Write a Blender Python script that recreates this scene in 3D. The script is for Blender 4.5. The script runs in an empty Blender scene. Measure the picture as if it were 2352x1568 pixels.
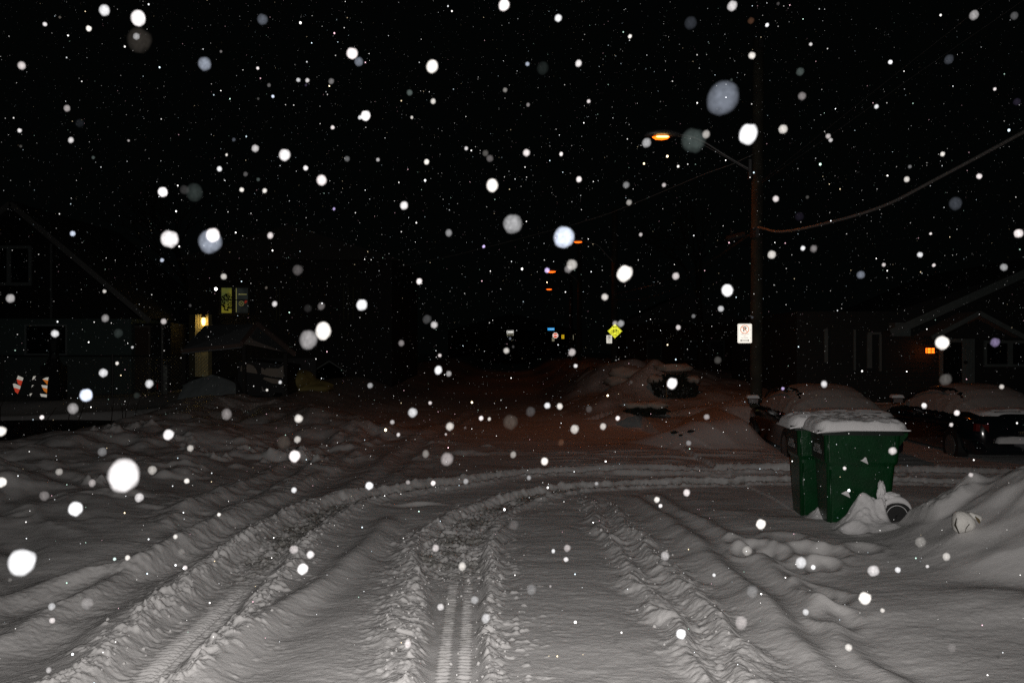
import bpy, bmesh, math, random
import numpy as np
from mathutils import Vector, Matrix

S = bpy.context.scene
C = S.collection
# ------------------------------------------------------------------ camera
EYE = 1.85
F = 2091.0                      # focal length in pixels of a 2352 px wide picture
CX, HV = 1176.0, 804.0
cam_d = bpy.data.cameras.new("camera")
cam = bpy.data.objects.new("camera", cam_d)
C.objects.link(cam)
cam.location = (0, 0, EYE)
cam.rotation_euler = (math.pi / 2, 0, 0)
cam_d.sensor_width = 36.0
cam_d.lens = 36.0 * F / 2352.0
cam_d.shift_y = (HV - 784) / 2352.0
cam_d.clip_start = 0.02
cam_d.clip_end = 2000
cam_d.dof.use_dof = True
cam_d.dof.focus_distance = 9.5
cam_d.dof.aperture_fstop = 30.0
S.camera = cam
# ------------------------------------------------------------------ night sky
w = bpy.data.worlds.new("World")
S.world = w
w.use_nodes = True
bg = w.node_tree.nodes["Background"]
bg.inputs[0].default_value = (0.75, 1.0, 0.95, 1)
bg.inputs[1].default_value = 0.0009
# ------------------------------------------------------------------ camera flash (the only strong light of the photograph)
FLASH = Vector((0.04, -0.03, EYE + 0.07))
fl = bpy.data.lights.new("flash", 'SPOT')
fl.energy = 1400
fl.color = (1.0, 0.965, 0.93)
fl.spot_size = math.radians(100)
fl.spot_blend = 1.0
fl.shadow_soft_size = 0.018
flo = bpy.data.objects.new("flash", fl)
C.objects.link(flo)
flo.location = FLASH
flo.rotation_euler = (math.radians(78), 0, 0)
# ------------------------------------------------------------------ colour management and sampling
S.view_settings.view_transform = 'Standard'
S.view_settings.look = 'None'
S.view_settings.exposure = 0
S.view_settings.gamma = 1
S.render.film_transparent = False
S.cycles.use_denoising = False
S.cycles.max_bounces = 6
S.cycles.diffuse_bounces = 2
S.cycles.transparent_max_bounces = 24
S.cycles.sample_clamp_indirect = 2.0
S.cycles.use_light_tree = True

rnd = random.Random(7)

def at(u, v, Y):
    return Vector(((u - CX) / F * Y, Y, EYE - (v - HV) / F * Y))

def gp(u, v, z=0.0):
    Y = (EYE - z) * F / (v - HV)
    return ((u - CX) / F * Y, Y)

# ------------------------------------------------------------------ helpers
def tag(o, label=None, cat=None, group=None, kind=None):
    if label: o['label'] = label
    if cat: o['category'] = cat
    if group: o['group'] = group
    if kind: o['kind'] = kind
    return o

def thing(name, label, cat, loc=(0, 0, 0), rz=0.0, group=None):
    o = bpy.data.objects.new(name, None)
    C.objects.link(o)
    o.location = loc
    o.rotation_euler = (0, 0, rz)
    o.empty_display_size = 0.2
    return tag(o, label, cat, group)

def link(name, me, mat=None, parent=None, smooth=False):
    o = bpy.data.objects.new(name, me)
    C.objects.link(o)
    if mat is not None:
        me.materials.clear()
        me.materials.append(mat)
    if parent: o.parent = parent
    if smooth:
        me.polygons.foreach_set('use_smooth', [True] * len(me.polygons))
    return o

class MB:
    """collects boxes, bars, tubes and polygons into one mesh"""
    def __init__(s): s.b = bmesh.new()
    def box(s, lo, hi, M=None):
        x0, y0, z0 = lo; x1, y1, z1 = hi
        vs = [s.b.verts.new((x, y, z)) for z in (z0, z1) for y in (y0, y1) for x in (x0, x1)]
        for f in ((0, 2, 3, 1), (4, 5, 7, 6), (0, 1, 5, 4), (2, 6, 7, 3), (0, 4, 6, 2), (1, 3, 7, 5)):
            s.b.faces.new([vs[i] for i in f])
        if M is not None:
            for v in vs: v.co = M @ v.co
        return s
    def bar(s, a, b, wd, ht):
        a, b = Vector(a), Vector(b)
        d = b - a
        q = d.to_track_quat('X', 'Z').to_matrix().to_4x4()
        return s.box((0, -wd / 2, -ht / 2), (d.length, wd / 2, ht / 2), Matrix.Translation(a) @ q)
    def tube(s, pts, r, n=8, cap=True):
        pts = [Vector(p) for p in pts]
        rings = []
        for i, p in enumerate(pts):
            t = (pts[min(i + 1, len(pts) - 1)] - pts[max(i - 1, 0)]).normalized()
            up = Vector((0, 0, 1)) if abs(t.z) < 0.9 else Vector((1, 0, 0))
            a = t.cross(up).normalized(); c = a.cross(t)
            rr = r[i] if isinstance(r, (list, tuple)) else r
            rings.append([s.b.verts.new(p + a * rr * math.cos(2 * math.pi * k / n) + c * rr * math.sin(2 * math.pi * k / n)) for k in range(n)])
        for A, B in zip(rings, rings[1:]):
            for k in range(n):
                s.b.faces.new((A[k], A[(k + 1) % n], B[(k + 1) % n], B[k]))
        if cap:
            s.b.faces.new(rings[0][::-1]); s.b.faces.new(rings[-1])
        return s
    def prism(s, poly, y0, y1, M=None):
        """poly in XZ extruded along y"""
        A = [s.b.verts.new((x, y0, z)) for x, z in poly]
        B = [s.b.verts.new((x, y1, z)) for x, z in poly]
        n = len(poly)
        for k in range(n):
            s.b.faces.new((A[k], A[(k + 1) % n], B[(k + 1) % n], B[k]))
        s.b.faces.new(A[::-1]); s.b.faces.new(B)
        if M is not None:
            for v in A + B: v.co = M @ v.co
        return s
    def loft(s, rings, cap=True, close=True):
        R = [[s.b.verts.new(p) for p in r] for r in rings]
        n = len(R[0])
        for A, B in zip(R, R[1:]):
            for k in range(n if close else n - 1):
                s.b.faces.new((A[k], A[(k + 1) % n], B[(k + 1) % n], B[k]))
        if cap:
            s.b.faces.new(R[0][::-1]); s.b.faces.new(R[-1])
        return s
    def build(s, name, mat, parent=None, smooth=False, bevel=0, sub=0):
        bmesh.ops.recalc_face_normals(s.b, faces=s.b.faces)
        if bevel:
            bmesh.ops.bevel(s.b, geom=list(s.b.edges), offset=bevel, segments=2, affect='EDGES', clamp_overlap=True)
        me = bpy.data.meshes.new(name)
        s.b.to_mesh(me); s.b.free()
        o = link(name, me, mat, parent, smooth)
        if sub:
            m = o.modifiers.new("sub", 'SUBSURF'); m.levels = sub; m.render_levels = sub
        return o

# numpy value noise
_T = np.random.RandomState(3).rand(256, 256).astype(np.float32)
def vn(x, y, seed=0):
    x = x + seed * 17.13; y = y + seed * 9.71
    xi = np.floor(x).astype(np.int64); yi = np.floor(y).astype(np.int64)
    fx = x - xi; fy = y - yi
    fx = fx * fx * fx * (fx * (fx * 6 - 15) + 10); fy = fy * fy * fy * (fy * (fy * 6 - 15) + 10)
    a = _T[xi % 256, yi % 256]; b = _T[(xi + 1) % 256, yi % 256]
    c = _T[xi % 256, (yi + 1) % 256]; d = _T[(xi + 1) % 256, (yi + 1) % 256]
    return (a + (b - a) * fx) * (1 - fy) + (c + (d - c) * fx) * fy - 0.5
def fbm(x, y, o=4, seed=0, lac=2.03, g=0.5):
    r = 0; am = 1
    for i in range(o):
        r = r + am * vn(x, y, seed + i * 3.7); x = x * lac; y = y * lac; am *= g
    return r
def sst(x, a, b):
    t = np.clip((x - a) / (b - a), 0, 1)
    return t * t * (3 - 2 * t)
def catmull(P, n=8):
    P = [np.array(p, float) for p in P]
    P = [2 * P[0] - P[1]] + P + [2 * P[-1] - P[-2]]
    out = []
    for i in range(1, len(P) - 2):
        for k in range(n):
            t = k / n
            out.append(0.5 * (2 * P[i] + (P[i + 1] - P[i - 1]) * t + (2 * P[i - 1] - 5 * P[i] + 4 * P[i + 1] - P[i + 2]) * t * t + (3 * P[i] - P[i - 1] - 3 * P[i + 1] + P[i + 2]) * t ** 3))
    out.append(P[-2])
    return out
def polydist(x, y, pts, reach=None):
    """signed distance (left of travel negative), arc length and index parameter to a polyline; extra columns interpolated"""
    best = np.full(x.shape, 1e9); sg = np.zeros(x.shape); sl = np.zeros(x.shape)
    ex = np.zeros(x.shape); acc = 0.0
    for p, q in zip(pts, pts[1:]):
        dx, dy = q[0] - p[0], q[1] - p[1]
        L = math.hypot(dx, dy) + 1e-9
        t = np.clip(((x - p[0]) * dx + (y - p[1]) * dy) / (L * L), 0, 1)
        ax = x - p[0] - t * dx; ay = y - p[1] - t * dy
        d = np.sqrt(ax * ax + ay * ay)
        m = d < best
        best = np.where(m, d, best)
        sg = np.where(m, np.sign(ay * -dx + ax * dy), sg)
        sl = np.where(m, acc + t * L, sl)
        if len(p) > 2: ex = np.where(m, p[2] + t * (q[2] - p[2]), ex)
        acc += L
    return best * np.where(sg == 0, 1, sg), sl, ex, acc

# ------------------------------------------------------------------ terrain
def track(uv, n=6):
    return catmull([gp(u, v) for u, v in uv], n)
TA = track([(60, 1700), (190, 1640), (315, 1568), (451, 1443), (563, 1335), (653, 1244), (766, 1168), (882, 1135), (1062, 1110), (1180, 1094), (1400, 1084), (1650, 1084), (2100, 1090), (2700, 1100)])
TB = track([(1030, 1720), (1036, 1640), (1039, 1568), (1053, 1402), (1060, 1312), (1062, 1244), (1085, 1196), (1125, 1170), (1197, 1147), (1290, 1127), (1440, 1113), (1650, 1107), (2100, 1112), (2700, 1120)])
RG = {  # old wheel ridges: points, height, width, roughness
 'C': ([(400, 1640), (473, 1568), (640, 1420), (760, 1320), (861, 1235), (905, 1180)], .055, .11, .06),
 'D': ([(885, 1640), (900, 1568), (915, 1450), (930, 1350), (945, 1267), (965, 1200)], .030, .09, .8),
 'E': ([(1112, 1640), (1112, 1568), (1116, 1357), (1130, 1244), (1165, 1190)], .038, .06, .8),
 'F': ([(1680, 1640), (1625, 1568), (1513, 1393), (1423, 1280), (1337, 1141)], .050, .07, .8),
 'G': ([(1810, 1640), (1750, 1568), (1608, 1402), (1531, 1298), (1450, 1213), (1395, 1150)], .050, .08, .9),
 'H': ([(1900, 1568), (1790, 1430), (1674, 1316), (1513, 1181), (1450, 1132)], .055, .11, .06),
 'I': ([(2120, 1620), (2060, 1568), (1957, 1505), (1870, 1384), (1814, 1335), (1697, 1255), (1493, 1127)], .05, .10, .06),
 'K': ([(-100, 1540), (60, 1450), (350, 1290), (620, 1150), (800, 1050), (930, 970)], .055, .12, .45),
 'K2': ([(-160, 1440), (120, 1345), (340, 1290), (520, 1190), (700, 1085), (860, 990)], .06, .14, .4),
 'K3': ([(330, 1235), (520, 1130), (700, 1050), (850, 985)], .05, .12, .5),
 'N': ([(760, 1160), (880, 1060), (1000, 985), (1080, 940)], .04, .15, .3),
 'N2': ([(880, 1120), (960, 1050), (1060, 975), (1120, 940)], .03, .15, .3),
 'M': ([(875, 1157), (930, 1161), (980, 1157), (1045, 1160)], .05, .05, .3),
 'O': ([(90, 1568), (300, 1420), (470, 1300), (600, 1200)], .03, .12, .3),
}
ZL = lambda u, v, z: gp(u, v, z) + (z,)
BANKL = [(-10.5, 2, .55), (-10.0, 6, .5), (-8.6, 10.5, .42), ZL(0, 1018, .38), ZL(100, 1008, .38), ZL(200, 994, .34), ZL(270, 975, .34), ZL(350, 958, .36), ZL(450, 920, .6), ZL(560, 913, .62), ZL(650, 923, .5), ZL(740, 950, .38), ZL(820, 975, .2)]
BANKFAR_L = [(-6.2, 25, .5), (-5.6, 32, .9), (-5.2, 45, 1.1), (-5, 70, 1.2), (-5, 120, 1.2)]
BANKFAR_R = [(2.9, 23, .4), (2.75, 28, .8), (3.0, 34, 1.1), (3.4, 50, 1.0), (3.6, 120, 1.0)]
BANKM = [(2.7, 17.0, .06), (3.1, 17.2, .30), (3.6, 17.4, .50), (4.3, 17.8, .54), (4.9, 20.4, .6), (8, 21.2, .6), (14, 21.8, .6)]
BANKM2 = [(2.9, 22.0, .42), (3.8, 21.6, .42), (5.5, 21.8, .62), (8, 22.0, .7)]
FOOT = [(1740, 1258, .14), (1806, 1241, .16), (1775, 1270, .15), (1860, 1270, .15), (1905, 1276, .14), (1832, 1296, .15), (1868, 1354, .13), (1900, 1372, .15), (1915, 1418, .14), (1985, 1274, .13), (1960, 1232, .1), (1716, 1272, .12), (1700, 1250, .12), (1890, 1300, .12), (1640, 1290, .0)]
CH = [(240, 998, .25), (262, 1006, .2), (330, 985, .3), (415, 1005, .25), (450, 1015, .22), (355, 1000, .2), (500, 1020, .2), (690, 1012, .2), (730, 1020, .16), (640, 1035, .2), (610, 1048, .16), (225, 1108, .18), (560, 1032, .18)]

def ridge(x, y, pts, wl, wr, p=1.6):
    d, s, h, L = polydist(x, y, pts)
    wd = np.where(d < 0, wl, wr)
    return h * np.exp(-np.abs(d / wd) ** p * 0.9), d

def height(x, y):
    sh = x.shape
    z = 0.05 * fbm(x * .35, y * .35, 3, 1) + 0.012 * fbm(x * 1.7, y * 1.7, 3, 5)
    z = z * sst(np.hypot(x, y), 2, 6)
    dirt_and_falloff = np.zeros(sh)
    near = sst(-y, -30, -14)
    # soft snow: larger undulation everywhere off the wheel lines
    left = sst(-x - .2 * y, .6, 2.2)
    z = z + left * sst(y, 2, 5) * sst(-y, -26, -16) * (.085 * fbm(x * .9 + y * .5, y * .5 - x * .2, 3, 31) + .03 * (0.5 - np.abs(fbm(x * 2.2 + y * 1.5, y * .8, 2, 32))))
    # --- banks
    b, dl = ridge(x, y, BANKL, 1.0, 2.9 - 1.15 * sst(y, 12, 15.5), 1.9)
    b = b * (1 + .18 * sst(y, 13, 17))
    b = b * (1 + .22 * fbm(x * 1.3, y * 1.3, 3, 11))
    mh = lambda cx, cy, rx, ry, h: h * np.exp(-(((x - cx) / rx) ** 2 + ((y - cy) / ry) ** 2))
    rb = np.sqrt(((x + 7.5) / 1.75) ** 2 + ((y - 10.9) / 1.75) ** 2)
    b2 = .22 * (1 - sst(rb, .62, 1.08)) + mh(-5.6, 17.5, 1.0, 2.2, .18) + mh(-4.4, 20.5, .8, 1.5, .15)
    bl, _ = ridge(x, y, BANKFAR_L, 4, 1.6); br, _ = ridge(x, y, BANKFAR_R, 1.3, 5)
    bm, _ = ridge(x, y, BANKM, 1.1, 1.05, 2.2); bm2, _ = ridge(x, y, BANKM2, 1.2, .8, 2.2)
    banks = np.maximum.reduce([b, bl, br * (1 + .5 * fbm(x * .8, y * .5, 3, 8)), bm, bm2]) + b2
    banks = banks + mh(3.9, 28.4, 1.1, 1.0, .55) + mh(3.0, 29.5, .8, 1.3, .25) + mh(3.75, 25.4, .75, .8, .62) + mh(4.4, 25.6, .8, .7, .4)
    # right near mound
    r1 = np.sqrt(((x - 5.85) / 2.3) ** 2 + ((y - 8.1) / 2.05) ** 2)
    md = .80 * (1 - sst(r1, 0.42, 1.10)) + .05 * (1 - sst(r1, .9, 1.5))
    md = md + mh(4.42, 8.75, .12, .14, .10) + mh(4.1, 6.3, .7, .4, .10) + mh(3.9, 7.3, .5, .35, .08) + mh(3.3, 6.6, .5, .4, .05)
    md = md * (1 + .26 * fbm(x * 1.1 + .6 * y, y * 1.6 - .5 * x, 3, 21)) - .07 * sst(md, .03, .3) * np.abs(fbm(x * .8 + 1.0 * y, y * 1.3 - .8 * x, 2, 23))
    # steep little rim at its left flank
    rim = sst(x, 3.86, 4.0) * sst(-x, -4.6, -4.2) * sst(y, 8.35, 8.6) * sst(-y, -9.3, -9.05)
    md = md + .13 * rim * (1 + .5 * fbm(x * 6, y * 6, 3, 22))
    banks = np.maximum(banks, md)
    # yards and sides
    yard = .32 * sst(-x, 8.2, 9.6) * sst(y, 24.0 + 1.4 * np.cos(x * .45 + 5.6), 26.2 + 1.4 * np.cos(x * .45 + 5.6))
    ry = .45 * sst(x, 3.2, 6) * sst(y, 21.5, 24)
    z = z + banks + np.maximum(yard, ry)
    # lumpy plough chunks on the left bank face
    face = np.exp(-((dl - 1.3) / .9) ** 2) * sst(y, 9, 11.5) * sst(-y, -25, -20)
    z = z + face * (.24 * fbm(x * 1.5 + y * .3, y * 1.1, 2, 41) + .02 * np.abs(fbm(x * 6, y * 6, 2, 42)))
    lum = np.exp(-((dl - 3.6) / 1.5) ** 2) * sst(y, 8.5, 11) * sst(-y, -22, -17)
    z = z + lum * .2 * np.maximum(fbm(x * 1.8, y * 1.5, 3, 43), 0)
    for u, v, r in CH:
        cx, cy = gp(u, v, .3 if v < 1030 else .12)
        q = np.hypot(x - cx, (y - cy) * .8) / (r * 1.25)
        m = 1 - sst(q, .55, 1.1)
        z = z + m * (.03 + .15 * np.maximum(fbm(x * 8, y * 8, 3, 44), -.1))
    # driveway behind the left bank, swept bare
    dw = sst(-x, 8.6, 9.2) * sst(-y, -(24.4 + 1.2 * np.cos(x * .45 + 5.6)), -(24.0 + 1.2 * np.cos(x * .45 + 5.6))) * sst(y, 9, 10)
    z = z * (1 - dw) - .14 * dw
    # cleared side driveway under the two cars
    cz = sst(x, 4.45, 4.95) * sst(y, 13.6, 14.6) * sst(-y, -20.4, -19.4) * (1 - sst(x, 12.5, 14))
    z = z * (1 - .9 * cz) + .04 * cz
    calm = 1 - sst(banks, .04, .2)
    # --- wheel tracks
    dA, sA, _, LA = polydist(x, y, TA)
    dB, sB, _, LB = polydist(x, y, TB)
    crumb = .5 * fbm(x * 14, y * 14, 3, 51) + .5 * np.abs(fbm(x * 26, y * 22, 2, 52))
    rag = .12 * fbm(x * 3.1, y * 3.1, 2, 53)
    fa = sst(y, 9.3, 12.5)                         # far part of the tracks: slush instead of tread
    # track A: broad double pass in front, single rut further on
    c0 = .06 * (1 - fa); hwA = .20
    a = np.abs(dA + c0 + rag * .35)
    rut = 1 - sst(a, hwA - .08, hwA + .06)
    bermA = np.exp(-((a - hwA - .13) / .085) ** 2)
    bermA2 = np.exp(-((a - hwA - .16) / .19) ** 2)
    zA = -.055 * rut + bermA * (.038 + .060 * crumb * 1.3 * (.55 + 1.6 * np.maximum(fbm(x * 1.3, y * 1.3, 2, 50) + .2, 0))) * (1 - .3 * fa) + bermA2 * .022
    tread = np.exp(-(dA / .11) ** 4) * (1 - sst(y, 6.6, 8.4))
    zA = zA + tread * .008 * np.sin(sA * 2 * math.pi / .052 + 5 * np.abs(dA) * 8) - .012 * np.exp(-((np.abs(dA) - .012) / .014) ** 2) * tread
    sl = rut * sst(y, 6.8, 8.6)
    zA = zA + sl * .04 * (crumb * 1.2 + 1.1 * np.maximum(fbm(x * 26, y * 20, 2, 59), -.1)) + rut * (1 - sl) * .010 * fbm(x * 20, y * 30, 2, 54)
    dirt_and_falloff = np.maximum(dirt_and_falloff, sl * sst(fbm(x * 4, y * 4, 3, 55) + .35 * np.exp(-(dA / .13) ** 2), -.12, .22) * (1 - .45 * sst(y, 12, 13)))
    # track B
    slB = sst(y, 6.9, 8.6)
    hwB = .17 + .12 * np.exp(-((y - 8.6) / 1.6) ** 2)
    bb = dB + .10 * np.exp(-((y - 8.6) / 1.5) ** 2) + rag * .3
    ab = np.abs(bb)
    rutB = 1 - sst(ab, hwB - .05, hwB + .05)
    bermB = np.exp(-((ab - hwB - .08) / .06) ** 2)
    zB = -.045 * rutB + bermB * (.026 + .055 * crumb * (.5 + 1.6 * np.maximum(fbm(x * 1.7, y * 1.7, 2, 49) + .2, 0))) * (.7 + .3 * fa)
    trB = (np.exp(-((dB + .062) / .036) ** 4) + np.exp(-((dB - .062) / .036) ** 4)) * (1 - sst(y, 7.4, 9.0))
    zB = zB + trB * ((.005 + .007 * fbm(x * 5, y * 5, 2, 48)) * np.sin(sB * 2 * math.pi / .05 + 9 * np.abs(dB) + 2.5 * fbm(x * 3, y * 3, 2, 47)) + .001 + .010 * fbm(x * 22, y * 22, 2, 46))
    zB = zB + rutB * slB * .045 * (crumb * 1.3 + 1.0 * np.maximum(fbm(x * 26, y * 20, 2, 59), -.1))
    dirt_and_falloff = np.maximum(dirt_and_falloff, rutB * slB * sst(fbm(x * 4, y * 4, 3, 56) + .3 * np.exp(-(bb / .12) ** 2), -.1, .24))
    dirt_and_falloff = np.maximum(dirt_and_falloff, rutB * (1 - slB) * .35 * sst(fbm(x * 8, y * 3, 3, 57), .12, .4))
    inA = sst(sA, .0, .2); inB = sst(sB, .0, .2)
    z = z + (zA * inA + zB * inB) * np.clip(calm + .2, 0, 1)
    ontrack = np.maximum(rut, rutB)
    spread = np.exp(-((np.minimum(a - hwA, ab - hwB)) / .35) ** 2)
    # scattered crumbs thrown beside the wheels
    cr = fbm(x * 16, y * 16, 2, 58)
    z = z + spread * (1 - ontrack) * .035 * np.maximum(cr - .24, 0) * 2.2
    # --- old ridges
    far_rel = 1 - .9 * np.clip(ontrack, 0, 1)
    for k, (uv, h, wd, ro) in RG.items():
        P = track(uv, 4)
        d, s, _, L = polydist(x, y, P)
        e = sst(s, 0, .6) * sst(L - s, 0, .6)
        d = d + .16 * ro * fbm(x * 2.4, y * 2.4, 2, 60) + .08 * fbm(x * 1.1, y * 1.1, 2, 61)
        prof = np.exp(-(d / wd) ** 2) - .45 * np.exp(-((d - 2.2 * wd) / (1.6 * wd)) ** 2) - .25 * np.exp(-((d + 2.2 * wd) / (1.6 * wd)) ** 2)
        hh = h * (1 + .5 * fbm(s * 1.3, d, 2, 62))
        z = z + e * far_rel * prof * hh
        skirt = np.exp(-(d / (wd * 2.6)) ** 2)
        z = z + e * far_rel * skirt * ro * .034 * (fbm(x * 9, y * 9, 3, 63) * .7 + np.abs(fbm(x * 20, y * 16, 2, 64)) * .5)
    # --- turning ruts far right, almost level with the picture
    tm = sst(x + .12 * (y - 12), .3, 1.6) * sst(y, 12.7, 13.4) * sst(-y, -17.2, -16.2) * (1 - cz * .7)
    ys = y + .10 * x + .25 * fbm(x * .5, y * .3, 2, 70)
    z = z + tm * calm * (.045 * (.5 - np.abs(fbm(x * .35, ys * 3.2, 3, 71)) * 1.6) + .03 * fbm(x * 1.5, y * 5, 3, 72))
    tl = sst(y, 11.5, 13) * sst(-y, -40, -20) * sst(-x, .2, 1.4) * sst(x, -6.5, -5)
    z = z + tl * (.05 * fbm(x * 1.9 + y * .3, y * .35, 3, 73))
    # --- footprints
    for u, v, r in FOOT:
        if r <= 0: continue
        cx, cy = gp(u, v)
        q = np.hypot(x - cx, (y - cy) * .7) / r
        z = z - .045 * np.exp(-q ** 3) + .016 * np.exp(-((q - 1.3) / .35) ** 2) * (1 + fbm(x * 5, y * 5, 2, 74))
    # drifting soft waves on the right side
    rs = sst(x, .9, 2.4) * sst(-y, -11.5, -9.5)
    z = z + rs * (.018 * fbm(x * .9 + .5 * y, y * 1.8, 2, 75) + .05 * fbm(x * .8 - y * .3, y * 1.1 + .4 * x, 2, 77))
    z = z + calm * near * .006 * fbm(x * 1.2, y * 4.0, 3, 76)
    far_falloff = sst(banks, .06, .3) * sst(y, 16.5, 22) * (.95 + .6 * fbm(x * 1.5, y * 1.0, 3, 88))  # far banks darker and browner: weak flash painted into the snow colour
    dirt_and_falloff = np.maximum(dirt_and_falloff, np.clip(far_falloff, 0, 1))
    # --- fine wind ripple
    fine = (1 - ontrack * .8) * sst(-y, -24, -9) * (1 - .45 * sst(banks, .05, .25))
    lb = sst(-x - .25 * y, 1.4, 2.6) * sst(y, 5, 7) * sst(-y, -14, -11)
    z = z + lb * (.10 * fbm(x * 1.5 + y * 1.1, x * -.35 + y * .45, 2, 82) - .05 * np.abs(fbm(x * 2.1 + y * 1.8, y * .6 - x * .5, 2, 83)))
    fine = fine * (1 - .4 * lb)
    z = z + fine * (.0030 * fbm(x * 6, y * 15, 3, 80) + .0016 * fbm(x * 22, y * 40, 2, 81) + .0022 * fbm(x * 30, y * 30, 2, 84))
    return z, dirt_and_falloff

def nodemat(name):
    m = bpy.data.materials.new(name)
    m.use_nodes = True
    nt = m.node_tree
    return m, nt, nt.nodes, nt.nodes["Principled BSDF"]
def mat(name, col, rough=.6, metal=0.0, emis=None, es=0.0, noise=0.0, nscale=8.0, bump=0.0, bscale=60.0, spec=None, alpha=None):
    m, nt, N, p = nodemat(name)
    p.inputs['Base Color'].default_value = (*col, 1)
    p.inputs['Roughness'].default_value = rough
    p.inputs['Metallic'].default_value = metal
    if spec is not None: p.inputs['Specular IOR Level'].default_value = spec
    if emis:
        p.inputs['Emission Color'].default_value = (*emis, 1)
        p.inputs['Emission Strength'].default_value = es
    tc = N.new('ShaderNodeTexCoord')
    if noise:
        t = N.new('ShaderNodeTexNoise'); t.inputs['Scale'].default_value = nscale; t.inputs['Detail'].default_value = 6
        nt.links.new(tc.outputs['Object'], t.inputs['Vector'])
        r = N.new('ShaderNodeMapRange')
        r.inputs[1].default_value = .3; r.inputs[2].default_value = .7
        r.inputs[3].default_value = 1 - noise; r.inputs[4].default_value = 1 + noise
        nt.links.new(t.outputs[0], r.inputs[0])
        mx = N.new('ShaderNodeVectorMath'); mx.operation = 'SCALE'
        mx.inputs[0].default_value = col
        nt.links.new(r.outputs[0], mx.inputs['Scale'])
        nt.links.new(mx.outputs[0], p.inputs['Base Color'])
    if bump:
        t = N.new('ShaderNodeTexNoise'); t.inputs['Scale'].default_value = bscale; t.inputs['Detail'].default_value = 5
        nt.links.new(tc.outputs['Object'], t.inputs['Vector'])
        b = N.new('ShaderNodeBump'); b.inputs['Strength'].default_value = bump; b.inputs['Distance'].default_value = .02
        nt.links.new(t.outputs[0], b.inputs['Height'])
        nt.links.new(b.outputs[0], p.inputs['Normal'])
    return m

SNOWC = (.80, .785, .79)
def snow_mat(name, dirt_and_falloff=False, col=SNOWC, bs=1.0):
    m, nt, N, p = nodemat(name)
    p.inputs['Roughness'].default_value = .75
    p.inputs['Specular IOR Level'].default_value = .25
    tc = N.new('ShaderNodeTexCoord')
    t = N.new('ShaderNodeTexNoise'); t.inputs['Scale'].default_value = 90; t.inputs['Detail'].default_value = 6; t.inputs['Roughness'].default_value = .7
    nt.links.new(tc.outputs['Object'], t.inputs['Vector'])
    b = N.new('ShaderNodeBump'); b.inputs['Strength'].default_value = .75 * bs; b.inputs['Distance'].default_value = .006
    nt.links.new(t.outputs[0], b.inputs['Height'])
    nt.links.new(b.outputs[0], p.inputs['Normal'])
    if dirt_and_falloff:
        at_ = N.new('ShaderNodeAttribute'); at_.attribute_name = 'dirt_and_falloff'
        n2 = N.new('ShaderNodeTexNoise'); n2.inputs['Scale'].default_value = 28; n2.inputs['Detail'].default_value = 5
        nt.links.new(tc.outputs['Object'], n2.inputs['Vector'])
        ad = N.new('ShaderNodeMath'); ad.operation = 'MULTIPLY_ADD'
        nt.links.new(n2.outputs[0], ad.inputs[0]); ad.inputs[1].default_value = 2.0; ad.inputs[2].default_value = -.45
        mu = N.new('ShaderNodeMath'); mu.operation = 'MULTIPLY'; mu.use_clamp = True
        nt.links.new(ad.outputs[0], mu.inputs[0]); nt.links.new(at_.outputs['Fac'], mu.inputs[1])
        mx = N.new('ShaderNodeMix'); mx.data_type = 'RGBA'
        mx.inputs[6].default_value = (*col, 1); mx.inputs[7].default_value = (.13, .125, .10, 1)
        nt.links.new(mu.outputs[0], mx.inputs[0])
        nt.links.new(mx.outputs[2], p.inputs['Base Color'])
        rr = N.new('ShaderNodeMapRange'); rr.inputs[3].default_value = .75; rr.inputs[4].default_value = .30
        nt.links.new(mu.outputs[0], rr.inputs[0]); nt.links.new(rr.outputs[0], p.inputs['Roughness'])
    else:
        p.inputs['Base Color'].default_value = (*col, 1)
    return m
M_GROUND = snow_mat("snow_ground", dirt_and_falloff=True, col=(.66, .645, .64))
M_SNOW = snow_mat("snow")

def grid_mesh(name, X, Y, Z, mat_, attrs=None):
    nr, nc = X.shape
    co = np.stack([X, Y, Z], -1).reshape(-1, 3).astype(np.float32)
    idx = np.arange(nr * nc).reshape(nr, nc)
    q = np.stack([idx[:-1, :-1], idx[:-1, 1:], idx[1:, 1:], idx[1:, :-1]], -1).reshape(-1, 4)
    me = bpy.data.meshes.new(name)
    me.vertices.add(len(co)); me.vertices.foreach_set('co', co.ravel())
    me.loops.add(q.size); me.loops.foreach_set('vertex_index', q.ravel().astype(np.int32))
    me.polygons.add(len(q)); me.polygons.foreach_set('loop_start', (np.arange(len(q)) * 4).astype(np.int32))
    me.polygons.foreach_set('use_smooth', np.ones(len(q), bool))
    for k, v in (attrs or {}).items():
        a = me.attributes.new(k, 'FLOAT', 'POINT'); a.data.foreach_set('value', v.ravel().astype(np.float32))
    me.update(calc_edges=True)
    me.materials.append(mat_)
    o = bpy.data.objects.new(name, me); C.objects.link(o)
    return o

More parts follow.
